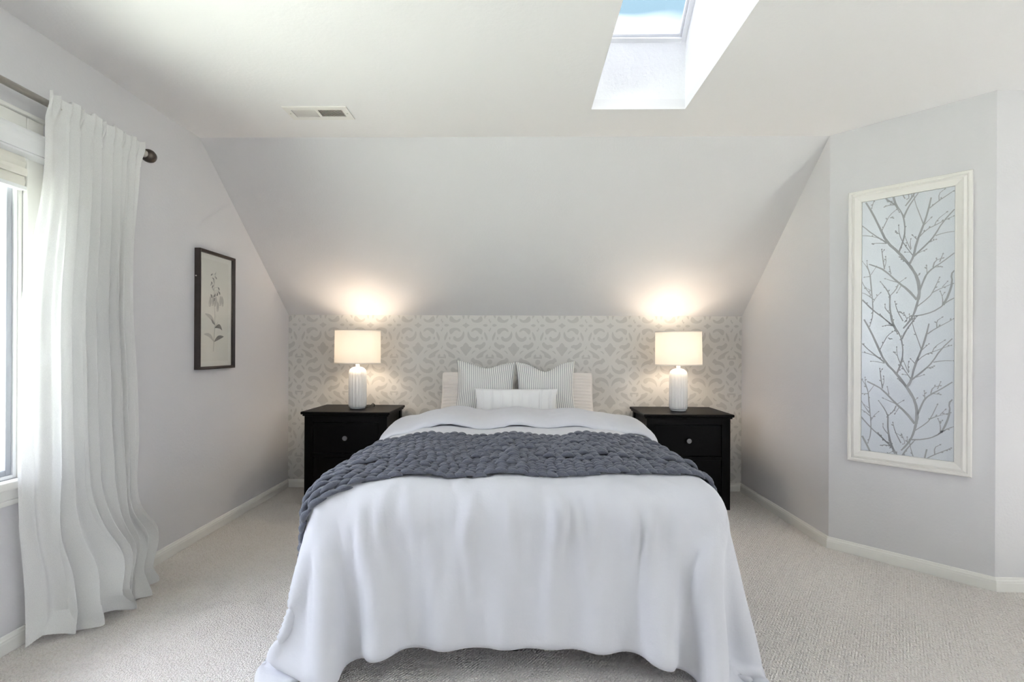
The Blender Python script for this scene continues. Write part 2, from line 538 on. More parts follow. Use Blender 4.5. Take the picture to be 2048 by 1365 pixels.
# skylight shaft: four plaster sides up to the roof slope
def roof_z(y):
    return SKY_Z + (SKY[3] - y) * SLOPE
x0, x1, ya, yb = SKY
def quad_prism(bm, pts, nrm, t):
    n = Vector(nrm) * t
    a = [bm.verts.new(p) for p in pts]
    b = [bm.verts.new(Vector(p) + n) for p in pts]
    bm.faces.new(a); bm.faces.new(b[::-1])
    k = len(a)
    for i in range(k):
        bm.faces.new((a[(i + 1) % k], a[i], b[i], b[(i + 1) % k]))
bm = bmesh.new()
zb = ZC + 0.0501
quad_prism(bm, [(x0, yb, zb), (x1, yb, zb), (x1, yb, roof_z(yb)), (x0, yb, roof_z(yb))], (0, 1, 0), 0.05)
quad_prism(bm, [(x0, ya, zb), (x0, ya, roof_z(ya)), (x1, ya, roof_z(ya)), (x1, ya, zb)], (0, -1, 0), 0.05)
quad_prism(bm, [(x1, ya - .05, zb), (x1, ya - .05, roof_z(ya - .05)), (x1, yb + .05, roof_z(yb + .05)), (x1, yb + .05, zb)], (1, 0, 0), 0.05)
quad_prism(bm, [(x0, ya - .05, zb), (x0, yb + .05, zb), (x0, yb + .05, roof_z(yb + .05)), (x0, ya - .05, roof_z(ya - .05))], (-1, 0, 0), 0.05)
bmesh.ops.recalc_face_normals(bm, faces=bm.faces)
shaft = struct(bm_obj('trim_1', bm, 'shaft_plaster'))
shaft['label'] = 'white plastered skylight shaft rising from the ceiling'

# skylight unit lying on the roof slope
sky_u = empty('window_2', ((x0 + x1) / 2, yb, roof_z(yb)))
sky_u.rotation_euler = (-_sl, 0, 0)
struct(sky_u); sky_u['label'] = 'white framed skylight pane above the bed, blue sky behind'
hw, ln = (x1 - x0) / 2, (yb - ya) / math.cos(_sl)
for (a, b, c, d) in ((-hw - .05, -hw + .022, -ln - .05, .05), (hw - .022, hw + .05, -ln - .05, .05)):
    box('frame_bar', a, b, c, d, 0.001, 0.045, 'white_vinyl', sky_u, 0.003)
for (c, d) in ((-.022, .05), (-ln - .05, -ln + .022)):
    box('frame_bar', -hw + .022, hw - .022, c, d, 0.001, 0.045, 'white_vinyl', sky_u, 0.003)
for (a, b, c, d) in ((-hw + .022, -hw + .034, -ln + .022, -.022), (hw - .034, hw - .022, -ln + .022, -.022), (-hw + .034, hw - .034, -.034, -.022)):
    box('glazing_bead', a, b, c, d, 0.02, 0.04, 'white_vinyl', sky_u, 0.002)
box('pane', -hw + .022, hw - .022, -ln + .022, -.022, 0.028, 0.034, 'tinted_glass', sky_u)

# baseboards: moulded profile swept along each wall
BB = [(0, 0), (0.014, 0), (0.014, 0.040), (0.0125, 0.046), (0.0125, 0.050), (0.009, 0.055), (0.007, 0.062), (0.0, 0.064)]
def baseboard(name, p, q, miter_p=0.0, miter_q=0.0):
    p, q = Vector((p[0], p[1], 0)), Vector((q[0], q[1], 0))
    d = (q - p).normalized()
    n = Vector((-d.y, d.x, 0))
    vs_ = []
    for e, mt_ in ((p, miter_p), (q, -miter_q)):
        for (u, z) in BB:
            vs_.append(e + n * u + d * (mt_ * u) + Vector((0, 0, z + 0.0005)))
    k = len(BB)
    fs = [(i, (i + 1) % k, (i + 1) % k + k, i + k) for i in range(k)] + [tuple(range(k)), tuple(range(2 * k - 1, k - 1, -1))]
    o = mesh_obj(name, vs_, fs, 'white_trim')
    b = bmesh.new(); b.from_mesh(o.data); bmesh.ops.recalc_face_normals(b, faces=b.faces); b.to_mesh(o.data); b.free()
    return struct(o)
T22 = math.tan(math.radians(22.5))
baseboard('baseboard_left', (XL, YB), (XL, YR), 1, 1)
baseboard('baseboard_back', (XR, YB), (XL, YB), 1, 1)
baseboard('baseboard_right', (XR, Y1), (XR, YB), -T22, 1)
baseboard('baseboard_angled', (X2, Y2), (XR, Y1), -T22, -T22)
baseboard('baseboard_alcove', (XE, Y2), (X2, Y2), 1, -T22)
baseboard('baseboard_rear', (XL, YR), (XE, YR), 1, 1)

# ------------------------------------------------------------------ wallpaper print on the back wall
SHAPES_B = [  # crossing the left mirror axis x = 640
    [(640, 285), (665, 320), (735, 352), (675, 385), (640, 425)],
    [(640, 735), (690, 790), (712, 838), (770, 850), (762, 900), (722, 950), (682, 1000), (640, 1065)],
    [(640, 1400), (668, 1455), (735, 1490), (668, 1525), (640, 1580)]]
SHAPES_A = [  # crossing the right mirror axis x = 1183
    [(1183, 385), (1183, 520), (1140, 450)],
    [(1183, 800), (1183, 920), (1148, 858)],
    [(1183, 1110), (1090, 1110), (1086, 1050), (1130, 1008), (1146, 1030), (1140, 1072), (1183, 1072)],
    [(1183, 1252)] + [(1183 - 62 * math.sin(a), 1190 + 62 * math.cos(a)) for a in (0.5, 1.0, 1.57, 2.1, 2.6)] + [(1183, 1128)],
    [(1183, 1375), (1120, 1440), (1058, 1490), (1120, 1545), (1183, 1600)]]
SHAPES = [
    [(765, 500), (790, 440), (870, 412), (960, 425), (1015, 468), (985, 560), (940, 535), (905, 490), (850, 462), (800, 500)],
    [(700, 490), (722, 540), (745, 600), (800, 640), (850, 645), (870, 610), (905, 605), (922, 640), (900, 690), (830, 722), (760, 710), (700, 650), (680, 570)],
    [(1015, 352), (1085, 318), (1140, 352), (1088, 390)],
    [(1060, 500), (1100, 560), (1135, 640), (1115, 710), (1085, 650), (1055, 570)],
    [(1005, 610), (1030, 650), (1005, 690), (985, 650)],
    [(845, 830), (900, 790), (960, 800), (1000, 780), (1040, 735), (1085, 770), (1060, 840), (1000, 880), (950, 910), (920, 860), (870, 870)],
    [(770, 1000), (810, 935), (870, 935), (830, 960), (790, 1000)],
    [(885, 1090), (900, 1040), (960, 990), (1050, 940), (1130, 915), (1090, 960), (1030, 1010), (1030, 1070), (960, 1085), (920, 1110)],
    [(760, 1180), (780, 1120), (820, 1095), (850, 1140), (910, 1150), (970, 1180), (1010, 1230), (1025, 1310), (990, 1270), (930, 1230), (870, 1215), (830, 1235), (800, 1190)],
    [(680, 1238), (713, 1295), (762, 1343), (860, 1376), (892, 1327), (949, 1319), (973, 1376), (941, 1425), (860, 1449), (762, 1425), (697, 1360)],
    [(1055, 1360), (1103, 1295), (1136, 1287), (1112, 1343), (1070, 1395)]]
def chaikin(poly, it=1):
    for _ in range(it):
        q = []
        n = len(poly)
        for i in range(n):
            a, b = poly[i], poly[(i + 1) % n]
            q.append((a[0] * .75 + b[0] * .25, a[1] * .75 + b[1] * .25))
            q.append((a[0] * .25 + b[0] * .75, a[1] * .25 + b[1] * .75))
        poly = q
    return poly
def clip_rect(poly, x0, x1, z0, z1):
    for ax, lim, sgn in ((0, x0, 1), (0, x1, -1), (1, z0, 1), (1, z1, -1)):
        out = []
        for i in range(len(poly)):
            a, b = poly[i], poly[(i + 1) % len(poly)]
            ia, ib = (a[ax] - lim) * sgn >= 0, (b[ax] - lim) * sgn >= 0
            if ia: out.append(a)
            if ia != ib:
                t = (lim - a[ax]) / (b[ax] - a[ax])
                out.append((a[0] + t * (b[0] - a[0]), a[1] + t * (b[1] - a[1])))
        poly = out
        if len(poly) < 3: return []
    return poly
def print_wallpaper():
    vs_, fs = [], []
    HX, HZ, XB, ZD = 0.1915, 0.398, -0.829, 1.305
    kx, kz = HX / 543, HZ / 1138
    def fat(poly, k=1.10):
        cx = sum(p[0] for p in poly) / len(poly); cy = sum(p[1] for p in poly) / len(poly)
        return [(cx + (x - cx) * k, cy + (y - cy) * k) for x, y in poly]
    shapes = [chaikin(fat(s), 1) for s in SHAPES]
    # mirrored whole shapes on the axes
    shapes_b = [chaikin(s + [(1280 - x, y) for x, y in s[-2:0:-1]], 1) for s in SHAPES_B]
    shapes_a = [chaikin(s + [(2366 - x, y) for x, y in s[-1:1:-1] if x != 1183], 1) if i not in (2,) else s for i, s in enumerate(SHAPES_A)]
    for ix in range(-9, 17):
        for iz in range(-2, 6):
            mxr, mzr = ix % 2, iz % 2
            def T(x, y):
                u = (x - 640) * kx; v = (y - 352) * kz
                X = XB + ix * HX + (HX - u if mxr else u)
                Z = ZD - (iz - 0) * HZ - (HZ - v if mzr else v)
                return (X, Z)
            onaxis = lambda L_, ks: [s for i, s in enumerate(L_) if not (i in ks and mzr)]
            todo = onaxis(shapes, (2,))
            if not mxr:
                todo += onaxis(shapes_b, (0, 2)) + onaxis([s for i, s in enumerate(shapes_a) if i != 2], (3,))
            todo += [SHAPES_A[2]]
            for s in todo:
                p = clip_rect([T(*q) for q in s], XL + 0.002, XR - 0.002, 0.066, ZK - 0.001)
                if len(p) < 3: continue
                tri = tessellate_polygon([[Vector((a, b, 0)) for a, b in p]])
                b0 = len(vs_)
                vs_ += [(a, YB - 0.0006, b) for a, b in p]
                for t in tri:
                    a, b, c = (p[k] for k in t)
                    cr = (b[0] - a[0]) * (c[1] - a[1]) - (b[1] - a[1]) * (c[0] - a[0])
                    fs.append(tuple(b0 + k for k in (t if cr > 0 else t[::-1])))
    o = mesh_obj('wallpaper_print', vs_, fs, 'wallpaper_ink', wall_back)
    o['kind'] = 'stuff'
    o['label'] = 'silver grey scroll and diamond damask print'
print_wallpaper()

# ------------------------------------------------------------------ ceiling register
def ceiling_vent():
    v = empty('ceiling_vent', (-1.052, 2.430, ZC))
    tag(v, 'white metal louvred air register in the ceiling', 'vent')
    W, H, iw, ih = 0.163, 0.066, 0.130, 0.036
    bm = bmesh.new()
    for (a, b, c, d) in ((-W, W, -H, -ih), (-W, W, ih, H), (-W, -iw, -ih, ih), (iw, W, -ih, ih), (-0.006, 0.004, -ih, ih)):
        add_box(bm, a, b, c, d, -0.007, -0.0005, 0.0)
    bm_obj('frame', bm, 'vent_white', v)
    box('backing', -iw, iw, -ih, ih, -0.0015, -0.0008, 'vent_dark', v)
    for side in (-1, 1):
        n = 17
        for k in range(n):
            xx = (-iw + 0.004 + k * (iw - 0.012) / (n - 1)) if side < 0 else (0.008 + k * (iw - 0.012) / (n - 1))
            t = 0.0035
            lean = -0.0055 * side
            mesh_obj('louvre', [(xx, -ih, -0.0065), (xx + 0.0012, -ih, -0.0065), (xx + 0.0012 + lean, -ih, -0.0018), (xx + lean, -ih, -0.0018),
                                (xx, ih, -0.0065), (xx + 0.0012, ih, -0.0065), (xx + 0.0012 + lean, ih, -0.0018), (xx + lean, ih, -0.0018)],
                     [(0, 1, 2, 3), (7, 6, 5, 4), (1, 0, 4, 5), (2, 1, 5, 6), (3, 2, 6, 7), (0, 3, 7, 4)], 'vent_white', v)
    for xx in (-0.147, 0.147):
        lathe('screw', [(0.0001, -0.009), (0.003, -0.0085), (0.004, -0.007)], 'brushed_nickel', v, 10, (xx, 0, 0))
ceiling_vent()

# ------------------------------------------------------------------ window in the left wall
def window(name, wall, o, label):
    """o: opening along the wall; wall 'left' or 'east'."""
    e = empty(name, (0, 0, 0)); struct(e); e['label'] = label
    a0, a1, z0, z1 = o
    def bx(nm, a, b, d0, d1, c, d, mt, bev=0.0, par=e):      # d0,d1: depth into the room (positive) or the wall (negative)
        if wall == 'left':
            return box(nm, XL + d0, XL + d1, a, b, c, d, mt, par, bev)
        return box(nm, XE - d1, XE - d0, a, b, c, d, mt, par, bev)
    # jambs, lining the opening
    bx('jamb', a1 - 0.012, a1 - 0.0005, -0.13, 0, z0, z1, 'white_trim')
    bx('jamb', a0 + 0.0005, a0 + 0.012, -0.13, 0, z0, z1, 'white_trim')
    bx('jamb', a0 + 0.012, a1 - 0.012, -0.13, 0, z1 - 0.012, z1 - 0.0005, 'white_trim')
    # vinyl frame, sashes, panes
    f = 0.012
    for (a, b, c, d) in ((a0 + .012, a0 + .012 + f, z0, z1 - .012), (a1 - .012 - f, a1 - .012, z0, z1 - .012), (a0 + .012 + f, a1 - .012 - f, z0, z0 + f), (a0 + .012 + f, a1 - .012 - f, z1 - .012 - f, z1 - .012)):
        bx('window_frame', a, b, -0.085, -0.004, c, d, 'white_vinyl', 0.002)
    mid = (a0 + a1) / 2
    for k, (p, q) in enumerate(((a0 + .012 + f, mid + .02), (mid - .02, a1 - .012 - f))):
        dd = (-0.052, -0.032) if k == 0 else (-0.030, -0.010)
        s = 0.020
        c, d = z0 + f, z1 - .012 - f
        for (a, b, cc, d2) in ((p, p + s, c, d), (q - s, q, c, d), (p + s, q - s, c, c + s), (p + s, q - s, d - s, d)):
            bx('sash_bar', a, b, dd[0], dd[1], cc, d2, 'grey_sash', 0.002)
        bx('pane', p + s, q - s, (dd[0] + dd[1]) / 2 - .002, (dd[0] + dd[1]) / 2 + .002, c + s, d - s, 'clear_glass')
    # casing and sill
    cw = 0.062
    for (a, b, c, d) in ((a1, a1 + cw, z0, z1 + 0.047), (a0 - cw, a0, z0, z1 + 0.047), (a0, a1, z1, z1 + 0.047)):
        bx('casing', a, b, 0.0005, 0.018, c, d, 'white_trim', 0.004)
        if b - a > 0.5: bx('casing_cap', a0 - cw - .01, a1 + cw + .01, 0.0005, 0.03, d, d + 0.014, 'white_trim', 0.003)
    bx('sill', a0 - cw - .02, a1 + cw + .02, 0.0005, 0.045, z0 - 0.032, z0 - 0.0005, 'white_trim', 0.006)
    bx('sill_board', a0 + .001, a1 - .001, -0.13, 0.0, z0 - 0.02, z0 - 0.0005, 'white_trim')
    bx('apron', a0 - cw, a1 + cw, 0.0005, 0.016, z0 - 0.088, z0 - 0.034, 'white_trim', 0.003)
    bx('apron_bead', a0 - cw, a1 + cw, 0.0005, 0.022, z0 - 0.092, z0 - 0.072, 'white_trim', 0.004)
    return e
window('window_1', 'left', WIN, 'white framed sliding window behind the sheer curtain')
window('added_window_3', 'east', EAST, 'added fill-light window in the east wall, outside the picture')

# roller shade at the head of the left window
def roller_shade():
    y0, y1 = WIN[0] - 0.03, WIN[1] + 0.075
    s = empty('window_shade', (XL, 1.0, 1.8))
    tag(s, 'raised cream window shade under a rounded white headrail on the left window', 'window shade')
    def pp(nm, poly, a, b, mt):
        o = prism(nm, poly, 'y', a, b, mt, s)
        o.matrix_parent_inverse = Matrix.Translation((-XL, -1.0, -1.8))
        return o
    val = [(XL + .0185, 1.925)] + [(XL + .032 + .026 * math.sin(t), 1.880 + .045 * math.cos(t)) for t in (0.0, .4, .8, 1.2, 1.57, 1.9)] + [(XL + .056, 1.835), (XL + .0185, 1.835)]
    pp('headrail', val, y0, y1, 'white_vinyl')
    pp('headrail_lip', [(XL + .0185, 1.834), (XL + .052, 1.834), (XL + .052, 1.826), (XL + .0185, 1.820)], y0, y1 - .004, 'white_vinyl')
    for k, (za, zb, d) in enumerate(((1.819, 1.778, .026), (1.777, 1.748, .032), (1.747, 1.712, .024))):
        pp('shade_fold', [(XL + .002, za), (XL + d, za), (XL + d + .004, (za + zb) / 2), (XL + d, zb), (XL + .002, zb)], WIN[0] + .02, WIN[1] - .014, 'shade_fabric')
    pp('bottom_rail', [(XL + .002, 1.711), (XL + .03, 1.711), (XL + .03, 1.697), (XL + .002, 1.697)], WIN[0] + .02, WIN[1] - .012, 'white_vinyl')
    c = tube('pull_cord', [(XL + .04, WIN[1] + .055, 1.82), (XL + .04, WIN[1] + .055, 1.10)], 0.0015, 'white_vinyl', s, 6)
    c.matrix_parent_inverse = Matrix.Translation((-XL, -1.0, -1.8))
    c2 = box('cord_weight', XL + .033, XL + .047, WIN[1] + .04, WIN[1] + .07, 1.045, 1.10, 'white_vinyl', s, 0.004)
    c2.matrix_parent_inverse = Matrix.Translation((-XL, -1.0, -1.8))
roller_shade()

# ------------------------------------------------------------------ curtain rod and sheer curtain
ROD_X, ROD_Z = XL + 0.09, 2.030
def curtain_rod():
    r = empty('curtain_rod', (ROD_X, 1.0, ROD_Z))
    tag(r, 'brushed nickel curtain rod with dark round finial above the window', 'curtain rod')
    tube('pole', [(0, -2.15, 0), (0, 0.80, 0)], 0.013, 'brushed_nickel', r, 16)
    tube('inner_pole', [(0, 0.80, 0), (0, 1.19, 0)], 0.0105, 'brushed_nickel', r, 16)
    for sgn, yy in ((1, 1.175), (-1, -2.15)):
        f = empty('finial', (0, yy, 0)); f.parent = r
        def ring(nm, prof, mt):
            o = lathe(nm, prof, mt, f, 24)
            o.rotation_euler = (-PI / 2 * sgn, 0, 0)
        ring('collar', [(0.0107, -0.004), (0.018, 0), (0.019, 0.008), (0.013, 0.014), (0.013, 0.022), (0.0165, 0.026), (0.0165, 0.034)], 'brushed_nickel')
        ring('knob', [(0.016, 0.034), (0.026, 0.040), (0.031, 0.052), (0.031, 0.064), (0.026, 0.078), (0.014, 0.088), (0.004, 0.091), (0.0001, 0.092)], 'bronze_metal')
    for yy in (1.12, -2.05):
        b = empty('bracket', (0, yy, 0)); b.parent = r
        box('bracket_plate', -0.089, -0.082, -0.012, 0.012, -0.03, 0.03, 'brushed_nickel', b, 0.002)
        tube('bracket_arm', [(-0.082, 0, -0.008), (-0.03, 0, -0.012), (0, 0, -0.017)], 0.005, 'brushed_nickel', b, 8)
curtain_rod()

def smooth(a, b, x):
    t = min(1.0, max(0.0, (x - a) / (b - a)))
    return t * t * (3 - 2 * t)

def curtain():
    rng = random.Random(3)
    NA, NZ = 260, 90
    top = 2.062
    folds = 8.0
    ph = [rng.uniform(0, 6.28) for _ in range(8)]
    # irregular pleats: each has its own width, depth and drift
    nf = 9
    wid = [rng.uniform(0.6, 1.5) for _ in range(nf)]
    wid[0] = 1.9
    tot = sum(wid)
    cum = [0.0]
    for q in wid: cum.append(cum[-1] + q / tot)
    dep = [rng.uniform(0.55, 1.25) for _ in range(nf)]
    dep[0] = 0.25
    def phase(a):
        a = min(max(a, 0.0), 0.99999)
        k = max(i for i in range(nf) if cum[i] <= a)
        f = (a - cum[k]) / (cum[k + 1] - cum[k])
        d0, d1 = dep[k], dep[min(k + 1, nf - 1)]
        m = 0.5 - 0.5 * math.cos(PI * f)
        return k + f, dep[max(k - 1, 0)] * 0.5 * (1 - m) + dep[k] * 0.5 + dep[min(k + 1, nf - 1)] * 0.5 * m
    def P(a, t):
        """a across the cloth 0..1 (0 = window side), t 0 at the top .. 1 at the hem."""
        z = top * (1 - t) + 0.006
        a2 = a + 0.030 * smooth(0.15, 0.8, t) * math.sin(a * 6.0 + ph[0] + 2.2 * t) * math.sin(PI * a) + 0.014 * math.sin(a * 13 + ph[1] - 5 * t) * math.sin(PI * a) * smooth(.1, .5, t)
        k, dp = phase(a2)
        w = k * 2 * PI
        amp = (0.012 + 0.020 * smooth(0.03, 0.30, t) + 0.012 * smooth(0.6, 1.0, t)) * dp
        # secondary soft folds
        sub = 0.006 * math.sin(a2 * 47 + ph[2] + 1.5 * math.sin(t * 3)) * smooth(.05, .3, t)
        yl = 1.733 - 0.050 * smooth(0.1, 0.45, t) + 0.035 * smooth(0.75, 1, t)
        yr = 2.172 - 0.040 * smooth(0.03, 0.3, t) + 0.030 * smooth(0.35, 0.6, t) - 0.014 * smooth(.66, .78, t) + 0.085 * math.exp(-((t - 0.885) / 0.05) ** 2) + 0.02 * smooth(.93, 1, t)
        y = yl + (yr - yl) * (a2 + 0.020 * dp * math.sin(w + 1.2))
        x = ROD_X + 0.006 + amp * math.sin(w) + sub
        x += 0.035 * smooth(0.55, 0.95, t) * smooth(0.08, 0.4, a)
        x += 0.075 * math.exp(-((a - 0.50) / 0.26) ** 2) * smooth(0.72, 1.0, t)
        x -= 0.045 * (1 - smooth(0.0, 0.18, a)) * smooth(0.1, 0.5, t)       # the window-side edge hangs back against the wall
        # slanting billows low down where the cloth meets the carpet
        bl = smooth(.62, .93, t)
        x += 0.022 * bl * math.sin(a * 10 + t * 14 + ph[4]) * smooth(.1, .3, a)
        y += 0.012 * bl * math.sin(a * 16 - t * 11 + ph[3])
        # hem: resting on the carpet, crumpled and kicked out a little
        q = smooth(0.945, 1.0, t)
        x += 0.035 * q * (0.4 + 0.6 * math.sin(a * 17 + ph[5])) * smooth(.1, .3, a)
        y -= 0.035 * q * math.sin(a * 11 + ph[6]) * smooth(0, .15, a)
        z += 0.014 * q * (1 + math.sin(a * 23 + ph[7]))
        # header: a casing drawn over the rod, with a small ruffle above it
        h = 1 - smooth(0.012, 0.05, t)
        x = x * (1 - h) + (ROD_X + 0.019 + 0.005 * math.sin(w * 2.0 + 1) + 0.004 * math.sin(a * 83)) * h
        z += (0.005 * math.sin(a * 57 + 1) + 0.004 * math.sin(a * 31)) * (1 - smooth(0, .02, t))
        xmin = XL + 0.024 + (0.028 if z > 0.48 else 0) + (0.014 if z > 1.79 else 0)
        x = max(x, xmin + 0.003 * math.sin(w))
        return (x, y, z)
    c = empty('sheer_curtain', (ROD_X, 1.95, 0))
    tag(c, 'white sheer curtain panel gathered on the rod and pooling on the carpet', 'curtain')
    inv = Matrix.Translation((-ROD_X, -1.95, 0))
    def sheet(nm, t0, t1, nz, off=0.0, rowfn=None):
        vs_, fs = [], []
        for j in range(nz + 1):
            t = t0 + (t1 - t0) * j / nz
            for i in range(NA + 1):
                p = P(i / NA, t)
                vs_.append((p[0] + off, p[1], p[2]))
        for j in range(nz):
            for i in range(NA):
                q = j * (NA + 1) + i
                fs.append((q, q + NA + 1, q + NA + 2, q + 1))
        o = mesh_obj(nm, vs_, fs, 'sheer_linen', c, True)
        o.matrix_parent_inverse = inv
        return o
    sheet('panel', 0.0, 1.0, NZ)
    sheet('header_band', 0.0, 0.055, 6, 0.003)
    sheet('hem_band', 0.955, 0.999, 6, 0.003)
curtain()

# ------------------------------------------------------------------ framed botanical print on the left wall
def botanical():
    e = empty('framed_print', (XL, 2.848, 1.338))
    tag(e, 'tall framed botanical flower print in a thin dark wood frame on the left wall', 'picture')
    W, H, fw, fd = 0.168, 0.350, 0.016, 0.034
    def fr(nm, ax, s):
        # mitred bar, section: (across, depth)
        sec = [(0, 0.001), (0, fd), (-fw * .35, fd + 0.002), (-fw, fd - 0.006), (-fw, 0.001)]
        vs_ = []
        for end in (-1, 1):
            for (u, d) in sec:
                if ax == 'h': vs_.append((d, end * (W + u), s * (H + u)))
                else: vs_.append((d, s * (W + u), end * (H + u)))
        k = len(sec)
        o = mesh_obj(nm, vs_, [(i, (i + 1) % k, (i + 1) % k + k, i + k) for i in range(k)] + [tuple(range(k)), tuple(range(2 * k - 1, k - 1, -1))], 'picture_wood', e)
        b = bmesh.new(); b.from_mesh(o.data); bmesh.ops.recalc_face_normals(b, faces=b.faces); b.to_mesh(o.data); b.free()
    for s in (-1, 1):
        fr('frame_bar', 'h', s); fr('frame_bar', 'v', s)
    w, h = W - fw - .0005, H - fw - .0005
    box('backing', 0.004, 0.016, -w, w, -h, h, 'mat_paper', e)
    pr = box('print', 0.0165, 0.0172, -w + .018, w - .03, -h + .03, h - .03, 'print_paper', e)
    vs_, fs, vp, fp = [], [], [], []
    def stroke(pts, w0, w1, dst=None):
        V, F_ = dst or (vs_, fs)
        b0 = len(V)
        n = len(pts)
        for i, (y, z) in enumerate(pts):
            a, b = pts[max(0, i - 1)], pts[min(n - 1, i + 1)]
            dy, dz = b[0] - a[0], b[1] - a[1]
            L = math.hypot(dy, dz) or 1
            w_ = (w0 + (w1 - w0) * i / (n - 1)) / 2
            V.append((0.0176, y - dz / L * w_, z + dy / L * w_)); V.append((0.0176, y + dz / L * w_, z - dy / L * w_))
        for i in range(n - 1):
            F_.append((b0 + 2 * i, b0 + 2 * i + 1, b0 + 2 * i + 3, b0 + 2 * i + 2))
    def leaf(p, q, wd, bend, dst=None):
        V, F_ = dst or (vs_, fs)
        p, q = Vector(p), Vector(q)
        d = q - p; n = Vector((-d.y, d.x))
        L_, R_ = [], []
        for i in range(9):
            t = i / 8
            c = p + d * t + n * (bend * math.sin(PI * t))
            hw_ = wd * math.sin(PI * t) ** 0.8
            L_.append(c + n.normalized() * hw_); R_.append(c - n.normalized() * hw_)
        b0 = len(V)
        for i in range(9):
            V.append((0.0177, L_[i].x, L_[i].y)); V.append((0.0177, R_[i].x, R_[i].y))
        for i in range(8):
            F_.append((b0 + 2 * i, b0 + 2 * i + 1, b0 + 2 * i + 3, b0 + 2 * i + 2))
    pal = (vp, fp)
    cy, cz = 2.848, 1.338
    T = lambda y, z: (y - cy, z - cz)
    stroke([T(2.825, 1.093), T(2.829, 1.17), T(2.838, 1.24), T(2.836, 1.33), T(2.826, 1.42), T(2.832, 1.50), T(2.845, 1.575)], 0.003, 0.0015)
    leaf(T(2.829, 1.150), T(2.924, 1.185), 0.012, 0.10)
    leaf(T(2.829, 1.150), T(2.735, 1.195), 0.011, -0.16, pal)
    leaf(T(2.838, 1.250), T(2.745, 1.316), 0.012, -0.14, pal)
    leaf(T(2.838, 1.235), T(2.908, 1.222), 0.012, 0.28)
    leaf(T(2.838, 1.255), T(2.805, 1.290), 0.006, 0.1)
    stroke([T(2.84, 1.24), T(2.868, 1.275)], 0.002, 0.001)
    rng = random.Random(5)
    for k in range(6):                                        # large drooping bells
        y, z = 2.79 + 0.024 * k, 1.37 + rng.uniform(-.02, .02)
        leaf(T(y + rng.uniform(-.01, .01), z + .05), T(y, z - .012), 0.011, 0.05, pal)
        stroke([T(y - .009, z - .01), T(y, z - .014), T(y + .009, z - .008)], 0.002, 0.002)
        stroke([T(y - .008, z + .02), T(y - .010, z - .008)], 0.0012, 0.0012)
        stroke([T(y + .007, z + .025), T(y + .010, z - .006)], 0.0012, 0.0012)
    for k in range(20):                                       # smaller blossoms and buds to the tip
        t = k / 19
        z = 1.41 + 0.16 * t
        sp = 0.055 * (1 - 0.75 * t)
        y = 2.83 + rng.uniform(-1, 1) * sp
        leaf(T(y, z), T(y + rng.uniform(-.02, .02), z - 0.026 * (1 - .5 * t)), 0.007 * (1 - .45 * t), 0.1, None if rng.random() < .45 else pal)
        stroke([T(2.831, z - .01), T(y, z)], 0.0012, 0.0008)
    inkd = mesh_obj('ink_drawing', vs_, fs, 'print_ink', pr); inkd['label'] = 'grey ink flower stem'; inkd['kind'] = 'stuff'
    mesh_obj('pale_wash', vp, fp, 'print_ink_pale', pr)['kind'] = 'stuff'
    box('glass', 0.024, 0.026, -w, w, -h, h, 'clear_glass', e)
    lathe('hook', [(0.0001, 0), (0.004, 0.001), (0.004, 0.004), (0.0001, 0.005)], 'brushed_nickel', e, 10, (0.012, -W - 0.0052, 0.19)).rotation_euler = (-PI / 2, 0, 0)
botanical()

